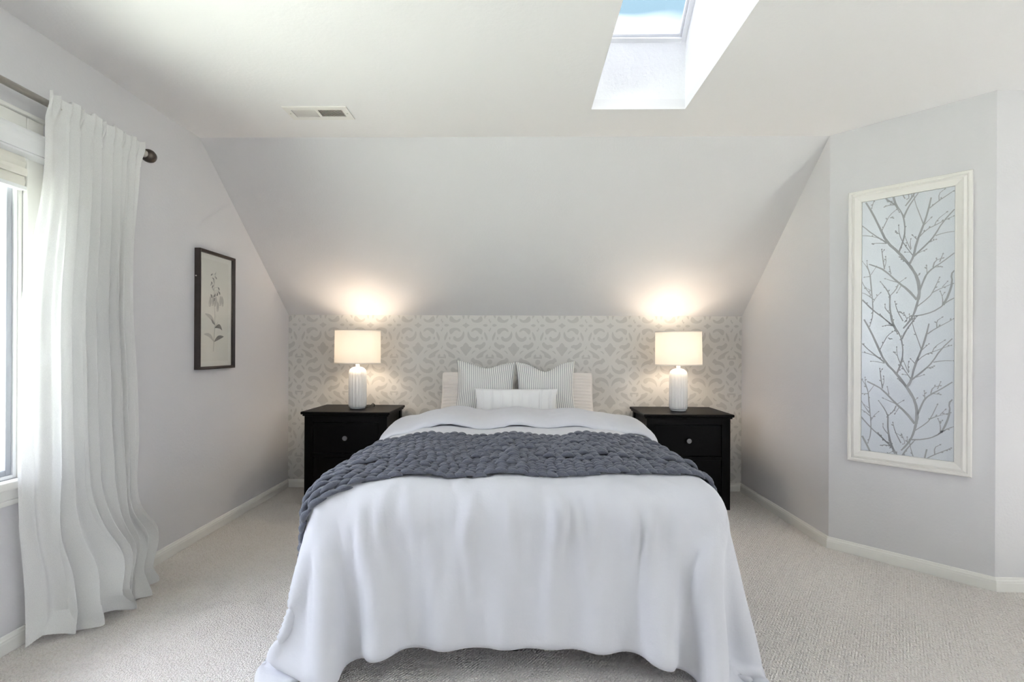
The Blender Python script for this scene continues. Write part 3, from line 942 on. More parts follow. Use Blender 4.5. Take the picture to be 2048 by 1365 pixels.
# ------------------------------------------------------------------ white framed branch panel on the angled wall
BR = [(9.9, [384, 1376, 390, 1423, 381, 1489, 358, 1540, 345, 1563, 305, 1629, 257, 1686, 227, 1769, 195, 1855, 167, 1915]),
      (4.9, [257, 1686, 198, 1738, 154, 1791, 125, 1817]),
      (3.3, [257, 1680, 228, 1713, 186, 1732, 149, 1740]),
      (2.7, [254, 1681, 216, 1689, 203, 1689]),
      (5.5, [307, 1628, 324, 1681, 332, 1734, 328, 1789, 319, 1829, 297, 1872, 286, 1916, 278, 1971]),
      (4.9, [297, 1872, 276, 1891, 254, 1915, 240, 1935]),
      (4.4, [293, 1876, 269, 1881, 254, 1877]),
      (5.5, [326, 1806, 342, 1849, 361, 1883, 382, 1916]),
      (3.3, [236, 1751, 254, 1795, 269, 1828, 293, 1848]),
      (2.7, [269, 1814, 278, 1811]),
      (7.7, [350, 1563, 366, 1598, 376, 1667, 403, 1748, 421, 1819, 432, 1883]),
      (3.3, [403, 1754, 388, 1810, 371, 1867, 365, 1917]),
      (3.8, [426, 1831, 458, 1859, 493, 1882, 518, 1900]),
      (3.3, [462, 1861, 460, 1895, 477, 1909]),
      (6.0, [366, 1598, 423, 1659, 447, 1693, 474, 1751, 518, 1807]),
      (3.3, [382, 1687, 415, 1727, 445, 1740, 482, 1760, 510, 1772]),
      (2.7, [445, 1740, 454, 1768, 486, 1795]),
      (3.3, [449, 1690, 484, 1699, 518, 1699]),
      (2.7, [423, 1659, 447, 1669]),
      (2.7, [383, 1612, 409, 1624]),
      (2.7, [403, 1748, 429, 1778]),
      (3.3, [378, 1683, 365, 1701]),
      (3.3, [362, 1604, 324, 1672, 307, 1722, 306, 1760]),
      (2.2, [307, 1722, 298, 1734]),
      (2.7, [354, 1633, 337, 1684, 332, 1701]),
      (2.7, [356, 1638, 351, 1665, 354, 1684]),
      (2.7, [352, 1622, 337, 1624]),
      (4.9, [345, 1563, 326, 1585, 315, 1597]),
      (6.0, [390, 1423, 408, 1481, 418, 1506, 440, 1530, 471, 1552, 519, 1595]),
      (3.3, [418, 1506, 416, 1538]),
      (3.8, [440, 1533, 447, 1566, 471, 1573]),
      (2.7, [447, 1534, 469, 1532]),
      (3.3, [465, 1558, 475, 1589]),
      (2.7, [379, 1494, 385, 1502]),
      (7.7, [379, 1376, 342, 1433, 308, 1466, 248, 1542, 217, 1562, 182, 1581]),
      (4.9, [248, 1547, 241, 1599, 237, 1644]),
      (2.7, [248, 1553, 255, 1586, 253, 1606]),
      (2.2, [237, 1633, 243, 1643]),
      (3.3, [275, 1517, 269, 1551]),
      (3.3, [308, 1469, 277, 1483, 257, 1493]),
      (2.7, [308, 1469, 329, 1486]),
      (3.8, [305, 1461, 295, 1432, 271, 1403]),
      (2.7, [316, 1452, 303, 1425]),
      (4.4, [271, 1403, 260, 1435, 235, 1476]),
      (5.5, [271, 1403, 271, 1323, 280, 1261, 300, 1211]),
      (7.7, [384, 1376, 376, 1333, 363, 1291, 345, 1259, 326, 1232]),
      (3.8, [380, 1341, 424, 1383, 440, 1409, 463, 1475]),
      (3.3, [436, 1406, 467, 1425, 506, 1442]),
      (2.7, [475, 1432, 491, 1454]),
      (4.9, [367, 1293, 416, 1301, 460, 1323, 491, 1358, 520, 1376]),
      (6.6, [479, 1343, 499, 1393, 512, 1454, 506, 1491, 519, 1510]),
      (3.3, [476, 1343, 477, 1379, 469, 1406]),
      (2.2, [475, 1390, 481, 1400]),
      (4.4, [187, 1521, 192, 1452, 199, 1372, 200, 1304, 188, 1256]),
      (3.3, [187, 1521, 176, 1562, 155, 1596]),
      (2.7, [190, 1523, 210, 1558]),
      (2.7, [185, 1532, 173, 1579, 173, 1596]),
      (3.8, [187, 1515, 169, 1514]),
      (2.7, [199, 1372, 213, 1402, 229, 1420]),
      (3.3, [197, 1395, 169, 1422, 153, 1429]),
      (3.3, [192, 1412, 160, 1466, 150, 1496]),
      (2.7, [192, 1438, 174, 1451]),
      (5.5, [153, 1392, 200, 1332, 238, 1296, 278, 1256]),
      (3.8, [271, 1311, 251, 1340, 251, 1354]),
      (3.8, [325, 1270, 300, 1327, 293, 1366]),
      (2.7, [300, 1321, 317, 1312]),
      (3.3, [330, 1265, 344, 1270, 330, 1308]),
      (2.7, [351, 1269, 350, 1299])]
def branch():
    # local frame: X along the wall from the far corner, Y = into the wall, Z up
    e = empty('branch_panel', (XR, Y1, 0), -PI / 4)
    tag(e, 'tall white framed panel of silver branch patterned paper on the angled wall', 'wall art')
    a0, a1, z0, z1 = 0.090, 0.583, 0.515, 1.982
    i0, i1, j0, j1 = 0.150, 0.520, 0.577, 1.920
    # frame mouldings with mitred corners; section: (fraction from outer to inner, height off the wall)
    sec = [(0, 0.001), (0, 0.019), (0.06, 0.024), (0.22, 0.025), (0.30, 0.021), (0.34, 0.023), (0.50, 0.027), (0.62, 0.023), (0.90, 0.016), (1.0, 0.015), (1.0, 0.001)]
    o4 = [(a0, z0), (a1, z0), (a1, z1), (a0, z1)]
    n4 = [(i0, j0), (i1, j0), (i1, j1), (i0, j1)]
    for k in range(4):
        vs_ = []
        for c in (k, (k + 1) % 4):
            for (f, d) in sec:
                vs_.append((o4[c][0] + (n4[c][0] - o4[c][0]) * f, -d, o4[c][1] + (n4[c][1] - o4[c][1]) * f))
        q = len(sec)
        ob = mesh_obj('frame_bar', vs_, [(i, (i + 1) % q, (i + 1) % q + q, i + q) for i in range(q)] + [tuple(range(q)), tuple(range(2 * q - 1, q - 1, -1))], 'art_frame_white', e)
        b = bmesh.new(); b.from_mesh(ob.data); bmesh.ops.recalc_face_normals(b, faces=b.faces); b.to_mesh(ob.data); b.free()
    pan = box('paper_panel', i0 + .001, i1 - .001, -0.010, -0.001, j0 + .001, j1 - .001, 'silver_foil_paper', e)
    vs_, fs = [], []
    yy = -0.0106
    def add_poly(p):
        p = clip_rect(p, i0 + .002, i1 - .002, j0 + .002, j1 - .002)
        if len(p) < 3: return
        area = sum(p[i][0] * p[(i + 1) % len(p)][1] - p[(i + 1) % len(p)][0] * p[i][1] for i in range(len(p)))
        if area < 0: p = p[::-1]
        b0 = len(vs_)
        vs_.extend((a, yy, b) for a, b in p)
        fs.append(tuple(range(b0, b0 + len(p))))
    rng = random.Random(11)
    def stroke(pts, w):
        # smooth the polyline
        q = [pts[0]]
        for i in range(len(pts) - 1):
            a, b = pts[i], pts[i + 1]
            q.append((a[0] * .7 + b[0] * .3, a[1] * .7 + b[1] * .3)); q.append((a[0] * .3 + b[0] * .7, a[1] * .3 + b[1] * .7))
        q.append(pts[-1])
        n = len(q)
        L_, R_ = [], []
        for i in range(n):
            a, b = q[max(0, i - 1)], q[min(n - 1, i + 1)]
            dx, dz = b[0] - a[0], b[1] - a[1]
            l = math.hypot(dx, dz) or 1
            h = w / 2 * (1.05 - 0.45 * i / (n - 1)) * rng.uniform(0.85, 1.15)
            L_.append((q[i][0] - dz / l * h, q[i][1] + dx / l * h)); R_.append((q[i][0] + dz / l * h, q[i][1] - dx / l * h))
        for i in range(n - 1):
            add_poly([R_[i], R_[i + 1], L_[i + 1], L_[i]])
        if w < 0.0075:                                      # buds along the thin twigs and at their tips
            for i in range(1, n):
                if rng.random() < 0.30 or i == n - 1:
                    a, b = q[i - 1], q[i]
                    dx, dz = b[0] - a[0], b[1] - a[1]
                    l = math.hypot(dx, dz) or 1
                    ang = math.atan2(dz, dx) + (rng.choice((-1, 1)) * rng.uniform(.4, .9) if i < n - 1 else 0)
                    ln_ = rng.uniform(.009, .014)
                    ca, sa = math.cos(ang), math.sin(ang)
                    pts_ = []
                    for t, wd in ((0, .0), (.3, .0024), (.65, .0030), (1, .0)):
                        pts_.append((b[0] + ca * ln_ * t - sa * wd, b[1] + sa * ln_ * t + ca * wd))
                    for t, wd in ((.65, .0030), (.3, .0024)):
                        pts_.append((b[0] + ca * ln_ * t + sa * wd, b[1] + sa * ln_ * t - ca * wd))
                    add_poly(pts_)
    for rep in (-1, 0, 1, 2):
        for (w, fl) in BR:
            pts = [(fl[i] / 1000 - 0.006 * rep, fl[i + 1] / 1000 - 0.6295 * rep) for i in range(0, len(fl), 2)]
            stroke(pts, w * 1.3 / 1000)
    o = mesh_obj('branch_print', vs_, fs, 'branch_ink', pan)
    o['label'] = 'grey printed budding branches'; o['kind'] = 'stuff'
branch()

# ------------------------------------------------------------------ bed
BX, BHW, BY0 = -0.02, 0.685, 1.65           # bed centre line, half width, foot end
def bed():
    f = empty('bed_frame', (BX, BY0, 0))
    tag(f, 'black metal bed frame hidden under the white duvet', 'bed frame')
    for (xa, xb, ya_, yb_) in ((-.67, -.63, 0.03, 2.05), (.63, .67, 0.03, 2.05), (-.63, .63, 0.03, 0.07), (-.63, .63, 2.01, 2.05), (-.02, .02, .07, 2.01)):
        box('rail', xa, xb, ya_, yb_, 0.18, 0.22, 'bed_black', f, 0.002)
    for xx in (-.60, 0, .60):
        for yy in (0.12, 1.05, 1.95):
            lathe('leg', [(0.0001, 0.001), (0.020, 0.001), (0.020, 0.02), (0.015, 0.03), (0.015, 0.18)], 'bed_black', f, 12, (xx, yy, 0))
    mt = empty('mattress', (BX, BY0, 0.221))
    tag(mt, 'white mattress under the duvet and pillows', 'mattress')
    bm = bmesh.new(); add_box(bm, -.665, .665, 0.03, 2.08, 0.0, 0.16, 0.015); bm_obj('box_spring', bm, 'mattress_cloth', mt)
    bm = bmesh.new(); add_box(bm, -.675, .675, 0.02, 2.09, 0.161, 0.375, 0.05, 5); bm_obj('mattress_top', bm, 'mattress_cloth', mt, True)
bed()

# --- duvet: a small cloth relaxation over the mattress and the floor
def value_noise(seed, nx, ny, w, h):
    r = np.random.RandomState(seed)
    g = r.rand(ny + 2, nx + 2) * 2 - 1
    yy = np.linspace(0, ny, h); xx = np.linspace(0, nx, w)
    iy = yy.astype(int); ix = xx.astype(int)
    fy = (yy - iy); fx = (xx - ix)
    fy = (fy * fy * (3 - 2 * fy))[:, None]; fx = (fx * fx * (3 - 2 * fx))[None, :]
    a = g[iy][:, ix]; b = g[iy][:, ix + 1]; c = g[iy + 1][:, ix]; d = g[iy + 1][:, ix + 1]
    return (a * (1 - fx) + b * fx) * (1 - fy) + (c * (1 - fx) + d * fx) * fy

DH = 0.028                                   # grid step
NU = 77                                      # across
U = (np.arange(NU) - (NU - 1) / 2) * DH      # -1.204 .. 1.204
V_FOOT = 1.60
NV = 71
Vv = 3.12 - np.arange(NV) * DH               # cloth coordinate along the bed; below V_FOOT it hangs
def sim_duvet():
    rng = np.random.RandomState(4)
    uu, vv = np.meshgrid(U, Vv)
    hang = np.clip((V_FOOT - vv) / 0.25, 0, 1)
    hside = np.clip((np.abs(uu) - 0.70) / 0.2, 0, 1)
    top = 0.640 + 0.036 * np.clip((vv - 1.62) / 0.9, 0, 1)
    top = top + 0.010 * value_noise(2, 7, 8, NU, NV)
    P = np.zeros((NV, NU, 3))
    P[..., 0] = uu + BX
    P[..., 1] = vv
    P[..., 2] = top + 0.004
    # start half draped so that it settles fast
    e_s = np.maximum(np.abs(uu) - 0.74, 0)
    P[..., 0] = np.sign(uu) * np.minimum(np.abs(uu), 0.74 + 0.35 * e_s) + BX
    P[..., 2] -= 0.93 * e_s
    e_f = np.maximum(V_FOOT - vv, 0)
    P[..., 1] = np.maximum(vv, V_FOOT - 0.3 * e_f)
    P[..., 2] -= 0.95 * e_f
    P[..., 2] = np.maximum(P[..., 2], 0.02)
    P += rng.normal(0, 0.0025, P.shape)
    P[..., 1] += 0.012 * value_noise(9, 26, 6, NU, NV) * hang
    pin = (np.abs(uu) < 0.54) & (vv > 1.78)
    w = np.where(pin, 0.0, 1.0)
    Pp = P.copy()
    # rest lengths: a little spare cloth in the hanging parts
    ru = DH * (1 + 0.065 * hang)
    rv = DH * (1 + 0.015 * hside + 0.01 * hang)
    XA, XB_, YF, ZT, RAD = BX - 0.722, BX + 0.722, 1.592, 0.640, 0.085
    def con(A, B, wa, wb, rest, k):
        d = B - A
        L = np.sqrt((d * d).sum(-1)) + 1e-9
        s = k * (L - rest) / (L * (wa + wb + 1e-9))
        d *= s[..., None]
        A += d * wa[..., None]
        B -= d * wb[..., None]
    def axis_u(step, k, push=True):
        for o in range(2 * step):
            if o >= 2 * step: break
            ia = np.arange(o, NU - step, 2 * step)
            if len(ia) == 0: continue
            sl = slice(o, NU - step, 2 * step); sr = slice(o + step, NU, 2 * step)
            con(P[:, sl], P[:, sr], w[:, sl], w[:, sr], ru[:, sl] * step, k)
    def axis_v(step, k):
        for o in range(2 * step):
            sl = slice(o, NV - step, 2 * step); sr = slice(o + step, NV, 2 * step)
            con(P[sl], P[sr], w[sl], w[sr], rv[sl] * step, k)
    def shear(k):
        rest = DH * math.sqrt(2) * 1.01
        for a in (0, 1):
            for (s1, s2) in ((slice(a, NV - 1, 2), slice(a + 1, NV, 2)),):
                for b in (0, 1):
                    c1, c2 = slice(b, NU - 1, 2), slice(b + 1, NU, 2)
                    con(P[s1, c1], P[s2, c2], w[s1, c1], w[s2, c2], rest, k)
                    con(P[s1, c2], P[s2, c1], w[s1, c2], w[s2, c1], rest, k)
    def collide():
        x, y, z = P[..., 0], P[..., 1], P[..., 2]
        # rounded box: signed distance of (|x|, y, z) against a shrunk core
        cx0, cx1, cy0, cz1 = XA + RAD, XB_ - RAD, YF + RAD, ZT - RAD
        qx = np.clip(x, cx0, cx1); qy = np.maximum(y, cy0); qz = np.minimum(z, cz1)
        dx, dy, dz = x - qx, y - qy, z - qz
        L = np.sqrt(dx * dx + dy * dy + dz * dz)
        inside = (L < RAD)
        out = inside & (L > 1e-6)
        s = np.where(out, RAD / np.maximum(L, 1e-6), 1.0)
        free = w > 0
        mk = out & free
        P[..., 0] = np.where(mk, qx + dx * s, x); P[..., 1] = np.where(mk, qy + dy * s, y); P[..., 2] = np.where(mk, qz + dz * s, z)
        core = (L <= 1e-6) & free
        P[..., 2] = np.where(core & (z > 0.5), ZT, P[..., 2])
        P[..., 0] = np.clip(P[..., 0], BX - 0.90, BX + 0.90)     # gathered in at the sides
        P[..., 1] = np.maximum(P[..., 1], 1.48)
        # friction against the bed and the floor
        fr = mk[..., None] * 0.25
        Pp[...] = Pp * (1 - fr) + P * fr
        fl = (P[..., 2] < 0.012)
        P[..., 2] = np.maximum(P[..., 2], 0.012)
        fr = fl[..., None] * 0.7
        Pp[...] = Pp * (1 - fr) + P * fr
    # the gathered corners must not pass through themselves
    corners = []
    for sg in (-1, 1):
        jj, ii = np.where((sg * uu > 0.60) & (vv < 1.75))
        gd = np.maximum(np.abs(jj[:, None] - jj[None]), np.abs(ii[:, None] - ii[None]))
        corners.append((jj, ii, gd > 2))
    def self_push():
        for jj, ii, far in corners:
            Q = P[jj, ii]
            G = Q @ Q.T
            n2 = np.diag(G)
            D2 = n2[:, None] + n2[None] - 2 * G
            a, b = np.where((D2 < 0.032 ** 2) & far)
            if len(a) == 0: continue
            dv_ = Q[a] - Q[b]
            L = np.sqrt(np.maximum(D2[a, b], 1e-8))
            mv = dv_ * (0.25 * (0.032 - L) / L)[:, None]
            acc = np.zeros_like(Q); cnt = np.zeros(len(Q))
            np.add.at(acc, a, mv); np.add.at(cnt, a, 1)
            P[jj, ii] = Q + acc / np.maximum(cnt, 1)[:, None] * 2
    dt2 = (1 / 60.0) ** 2
    steps = 230
    for it in range(steps):
        vel = (P - Pp) * 0.965
        Pp[...] = P
        P += vel * w[..., None]
        P[..., 2] -= 9.8 * dt2 * w * 0.9
        for k in range(7):
            axis_v(1, 1.0); axis_u(1, 1.0); shear(0.35)
            if k % 3 == 0:
                axis_v(3, 0.12); axis_u(3, 0.06); axis_v(2, 0.15); axis_u(2, 0.08)
            if k % 2 == 0: collide()
            if k % 3 == 2: self_push()
        collide()
    return P
DUV = sim_duvet()

def upsample(P):
    """One level of smooth (cubic) refinement of a grid."""
    def up(A):
        n = A.shape[0]
        ext = np.concatenate([2 * A[:1] - A[1:2], A, 2 * A[-1:] - A[-2:-1]], 0)
        mid = (-ext[0:n - 1] + 9 * ext[1:n] + 9 * ext[2:n + 1] - ext[3:n + 2]) / 16
        out = np.empty((2 * n - 1,) + A.shape[1:])
        out[0::2] = A; out[1::2] = mid
        return out
    return up(up(P).swapaxes(0, 1)).swapaxes(0, 1)
def grid_normals(P):
    du = np.gradient(P, axis=1); dv = np.gradient(P, axis=0)
    n = np.cross(dv, du)
    return n / (np.linalg.norm(n, axis=-1, keepdims=True) + 1e-9)

def smooth_grid(P, it, k=0.5):
    P = P.copy()
    for _ in range(it):
        Q = P.copy()
        Q[1:-1, 1:-1] = (P[:-2, 1:-1] + P[2:, 1:-1] + P[1:-1, :-2] + P[1:-1, 2:]) / 4
        Q[0, 1:-1] = (P[0, :-2] + P[0, 2:]) / 2; Q[-1, 1:-1] = (P[-1, :-2] + P[-1, 2:]) / 2
        Q[1:-1, 0] = (P[:-2, 0] + P[2:, 0]) / 2; Q[1:-1, -1] = (P[:-2, -1] + P[2:, -1]) / 2
        P += (Q - P) * k
    return P

DUV = smooth_grid(DUV, 2, 0.4)
FINE = upsample(DUV)
FU = np.linspace(U[0], U[-1], FINE.shape[1]); FV = np.linspace(Vv[0], Vv[-1], FINE.shape[0])
def wrinkle(P):
    n = grid_normals(P)
    uu, vv = np.meshgrid(FU, FV)
    rng = np.random.RandomState(12)
    hang = V_FOOT + 0.02 - vv                       # distance below the foot edge
    d = np.zeros(uu.shape)
    for k in range(80):                             # soft creases running down from the foot edge
        u0 = rng.uniform(-0.68, 0.68); sl = rng.normal(0, 0.10) + (-0.35 * np.clip(-(u0 + 0.1), 0, 1) * rng.rand())
        wd = rng.uniform(0.008, 0.020); ln_ = rng.uniform(0.12, 0.5); st = rng.uniform(-0.05, 0.06)
        t = (hang - st) / ln_
        env = np.clip(t * 4, 0, 1) * np.clip(1 - t, 0, 1)
        x = (uu - u0 - sl * hang) / (wd * (1 + 0.9 * np.clip(t, 0, 1)))
        d += rng.uniform(0.005, 0.015) * env * np.exp(-x * x)
    for k in range(46):                             # short puckers on the top, across the bed
        u0 = rng.uniform(-0.7, 0.7); v0 = rng.uniform(1.60, 1.72)
        wd = rng.uniform(0.006, 0.012); ln_ = rng.uniform(0.04, 0.09); sl = rng.normal(0, 0.4)
        x = (uu - u0 - sl * (vv - v0)) / wd; y = (vv - v0) / ln_
        d += rng.uniform(-0.006, 0.005) * np.exp(-x * x - y * y)
    # broad quilting puffs of the filling
    d += 0.006 * np.cos(uu * 2 * PI / 0.36 + 0.4) * np.clip(0.3 - hang, 0, 0.3) / 0.3
    return P + n * d[..., None]
FINE = wrinkle(FINE)

def sheet_mesh(name, P, mt, parent, thick, smooth_=True):
    """Closed quilt from a mid-surface grid: outer side puffed, rounded rim."""
    nv, nu = P.shape[:2]
    n = grid_normals(P)
    jj, ii = np.meshgrid(np.arange(nv), np.arange(nu), indexing='ij')
    edge = np.minimum(np.minimum(ii, nu - 1 - ii), np.minimum(jj, nv - 1 - jj))
    t = thick * (0.12 + 0.88 * np.sqrt(np.clip(1 - (1 - np.clip(edge / 4.0, 0, 1)) ** 2, 0, 1)))
    A = P + n * (t * 0.5)[..., None]; B = P - n * (t * 0.5)[..., None]
    A[..., 2] = np.maximum(A[..., 2], 0.004); B[..., 2] = np.maximum(B[..., 2], 0.003)
    vs_ = np.concatenate([A.reshape(-1, 3), B.reshape(-1, 3)])
    q = (jj[:-1, :-1] * nu + ii[:-1, :-1]).ravel()
    f1 = np.stack([q, q + nu, q + nu + 1, q + 1], 1)
    N = nv * nu
    f2 = np.stack([q + N, q + 1 + N, q + nu + 1 + N, q + nu + N], 1)
    rim = list(range(nu)) + [nu - 1 + nu * k for k in range(1, nv)] + [nu * (nv - 1) + k for k in range(nu - 2, -1, -1)] + [nu * k for k in range(nv - 2, 0, -1)]
    f3 = [(rim[k], rim[(k + 1) % len(rim)], rim[(k + 1) % len(rim)] + N, rim[k] + N) for k in range(len(rim))]
    return mesh_obj(name, vs_.tolist(), f1.tolist() + f2.tolist() + f3, mt, parent, smooth_)

duvet = empty('duvet', (0, 0, 0))
tag(duvet, 'white cotton duvet draped over the bed down to the carpet', 'duvet')
sheet_mesh('duvet_cover', FINE, 'duvet_cotton', duvet, 0.022)

# turned-back upper end of the duvet, lying as a second puffy layer towards the pillows
def turn_back():
    uu, vv = np.meshgrid(FU, FV)
    n = grid_normals(smooth_grid(FINE, 6))
    rows = np.where((FV < 3.10) & (FV > 2.56))[0]
    cols = np.where(np.abs(FU) < 1.02)[0]
    Q = FINE[rows[0]:rows[-1] + 1, cols[0]:cols[-1] + 1]
    Nn = n[rows[0]:rows[-1] + 1, cols[0]:cols[-1] + 1]
    v_ = FV[rows[0]:rows[-1] + 1][:, None]; u_ = FU[cols[0]:cols[-1] + 1][None, :]
    t = (v_ - 2.56) / 0.54
    puff = 0.013 + 0.021 * np.clip(t / 0.18, 0, 1) + 0.016 * np.sin(PI * np.clip(t, 0, 1)) + 0.006 * np.cos(u_ * 2 * PI / 0.36 + 0.4) + 0.006 * np.sin(u_ * 9 + 1.0) * np.cos(v_ * 14 + u_ * 4)
    rng = np.random.RandomState(3)
    for k in range(22):
        u0 = rng.uniform(-0.6, 0.6); v0 = rng.uniform(2.56, 2.9); wd = rng.uniform(.008, .02); ln_ = rng.uniform(.05, .16); sl = rng.normal(0, .5)
        puff = puff + rng.uniform(-.006, .005) * np.exp(-((u_ - u0 - sl * (v_ - v0)) / wd) ** 2 - ((v_ - v0) / ln_) ** 2)
    W_ = Q + Nn * puff[..., None]
    W_[..., 1] += 0.02 * np.sin(u_ * 5 + 0.6)           # wavy edge
    sheet_mesh('turned_back_layer', W_, 'duvet_cotton', duvet, 0.034)
turn_back()

# --- chunky knit throw lying across the foot of the bed
def throw():
    th = empty('knit_throw', (0, 0, 0))
    tag(th, 'chunky slate grey hand-knit wool throw laid across the bed', 'blanket')
    S = smooth_grid(FINE, 3)
    N_ = grid_normals(smooth_grid(FINE, 8))
    nv, nu = S.shape[:2]
    def surf(u, v):
        fu = np.clip((u - FU[0]) / (FU[1] - FU[0]), 0, nu - 1.001); fv = np.clip((v - FV[0]) / (FV[1] - FV[0]), 0, nv - 1.001)
        i, j = fu.astype(int), fv.astype(int)
        a, b = (fu - i)[..., None], (fv - j)[..., None]
        def bl(G):
            return (G[j, i] * (1 - a) + G[j, i + 1] * a) * (1 - b) + (G[j + 1, i] * (1 - a) + G[j + 1, i + 1] * a) * b
        n = bl(N_)
        return bl(S), n / np.linalg.norm(n, axis=-1, keepdims=True)
    rng = np.random.RandomState(21)
    ROWS, L, W = 17, 0.036, 0.040
    u_lo, u_hi = -0.93, 0.90
    def vfront(u): return 1.735 + 0.03 * u - 0.085 * np.clip((-0.30 - u) / 0.5, 0, 1) ** 1.2 + 0.085 * np.clip((u - 0.35) / 0.5, 0, 1)
    def vback(u): return 2.30 + 0.02 * np.sin(u * 4 + 1) + 0.06 * np.clip((-0.25 - u) / 0.4, 0, 1) + 0.10 * np.clip((u - .4) / .4, 0, 1)
    ns = int((u_hi - u_lo) / L)
    RS, K = 9, 8                                       # rings and sides of one loop leg
    s = np.linspace(0, 1, RS)
    lift_noise = rng.rand(ROWS + 4, ns + 4)
    for r in range(ROWS):
        vs_, fs = [], []
        fr = r / (ROWS - 1)
        jit = rng.uniform(0, 1)
        for k in range(-1, ns):
            lump = 0.012 * lift_noise[r, k + 1] + (0.010 if (r in (4, 5) and rng.rand() < 0.35) else 0)
            for sd in (-1, 1):
                w_loc = W * rng.uniform(0.92, 1.08)
                uc = u_lo + (k + 0.5 + jit) * L
                ul = uc + L * (-0.76 + 1.50 * s) + rng.normal(0, 0.0015)
                lat = sd * w_loc * (0.12 + 0.24 * s) + rng.normal(0, 0.001)
                vf, vb = vfront(ul), vback(ul)
                vc = vf + (vb - vf) * fr
                dens = (vb - vf) / ((ROWS - 1) * W)
                vl = vc + lat * dens
                rad = 0.0113 * np.sin(PI * np.clip(0.05 + 0.90 * s, 0, 1)) ** 0.75 * rng.uniform(.9, 1.12) * np.clip(dens, 1.0, 1.3)
                p, n = surf(ul, vl)
                h = 0.0095 + 0.009 * np.sin(PI * s) + 0.003 * s + lump
                c = p + n * h[:, None]
                t = np.gradient(c, axis=0); t /= np.linalg.norm(t, axis=1, keepdims=True)
                b = np.cross(t, n); b /= np.linalg.norm(b, axis=1, keepdims=True)
                n2 = np.cross(b, t)
                base = len(vs_)
                for i in range(RS):
                    for q in range(K):
                        a = 2 * PI * q / K
                        vs_.append(c[i] + b[i] * (rad[i] * 1.0 * math.cos(a)) + n2[i] * (rad[i] * 0.88 * math.sin(a)))
                for i in range(RS - 1):
                    for q in range(K):
                        x = base + i * K + q; y = base + i * K + (q + 1) % K
                        fs.append((x, x + K, y + K, y))
                fs.append(tuple(base + q for q in range(K)))
                fs.append(tuple(base + (RS - 1) * K + q for q in range(K - 1, -1, -1)))
        mesh_obj('knit_row', [tuple(v) for v in vs_], fs, 'grey_wool', th, True)
throw()

# ------------------------------------------------------------------ pillows
def pillow(name, w, h, t, mt, ear=0.06, chop=0.0, relief=None, n=44, flange=0.0, seed=0, power=0.5, rounding=0.0):
    """Upright pillow in the local XZ plane, bottom edge at z = 0, belly along -Y and +Y."""
    rng = random.Random(seed)
    p1, p2 = rng.uniform(0, 6), rng.uniform(0, 6)
    vs_, uvs, fs = [], [], []
    for side in (-1, 1):
        for j in range(n + 1):
            for i in range(n + 1):
                u, v = -1 + 2 * i / n, -1 + 2 * j / n
                # denser near the rim
                u, v = math.sin(u * PI / 2) * .35 + u * .65, math.sin(v * PI / 2) * .35 + v * .65
                pinch_x = 1 - ear * (1 - v * v) * 1.0
                pinch_z = 1 - ear * (1 - u * u) * 1.0
                x = w / 2 * u * pinch_x
                z = h / 2 * v * pinch_z
                rc = 1 - rounding * (u * v) ** 4
                x *= rc; z *= rc
                if chop:
                    z -= chop * math.exp(-(u / 0.42) ** 2) * smooth(-0.1, 1.0, v)
                # corners droop outwards a touch
                prof = (max(0.0, (1 - abs(u) ** 2.6)) * max(0.0, (1 - abs(v) ** 2.6))) ** power
                y = side * t / 2 * prof
                if chop:
                    y *= 1 - 0.35 * math.exp(-(u / 0.3) ** 2) * smooth(0.1, 1.0, v)
                y += side * 0.004 * math.sin(u * 5 + p1) * math.sin(v * 4 + p2) * prof
                if relief and prof > 0:
                    y += side * relief(u, v) * min(1, prof * 2.5)
                vs_.append((x, y, z + h / 2)); uvs.append(((u + 1) / 2, (v + 1) / 2))
    N = (n + 1) * (n + 1)
    for j in range(n):
        for i in range(n):
            q = j * (n + 1) + i
            fs.append((q, q + 1, q + n + 2, q + n + 1))
            fs.append((N + q, N + q + n + 1, N + q + n + 2, N + q + 1))
    o = mesh_obj(name, vs_, fs, mt, None, True)
    uvl = o.data.uv_layers.new(name='UVMap')
    for li, lp in enumerate(o.data.loops):
        uvl.data[li].uv = uvs[lp.vertex_index]
    bm = bmesh.new(); bm.from_mesh(o.data); bmesh.ops.remove_doubles(bm, verts=bm.verts, dist=1e-5); bm.to_mesh(o.data); bm.free()
    return o

def piping(o, w, h, ear, mt, r=0.004, chop=0.0, rounding=0.0):
    pts = []
    def e(u, v):
        rc = 1 - rounding * (u * v) ** 4
        x = w / 2 * u * (1 - ear * (1 - v * v)) * rc; z = h / 2 * v * (1 - ear * (1 - u * u)) * rc + h / 2
        if chop: z -= chop * math.exp(-(u / 0.42) ** 2) * smooth(-0.1, 1.0, v)
        return (x, 0, z)
    K = 24
    for k in range(K): pts.append(e(-1 + 2 * k / K, 1))
    for k in range(K): pts.append(e(1, 1 - 2 * k / K))
    for k in range(K): pts.append(e(1 - 2 * k / K, -1))
    for k in range(K + 1): pts.append(e(-1, -1 + 2 * k / K))
    tube('piping', pts, r, mt, o, 6)

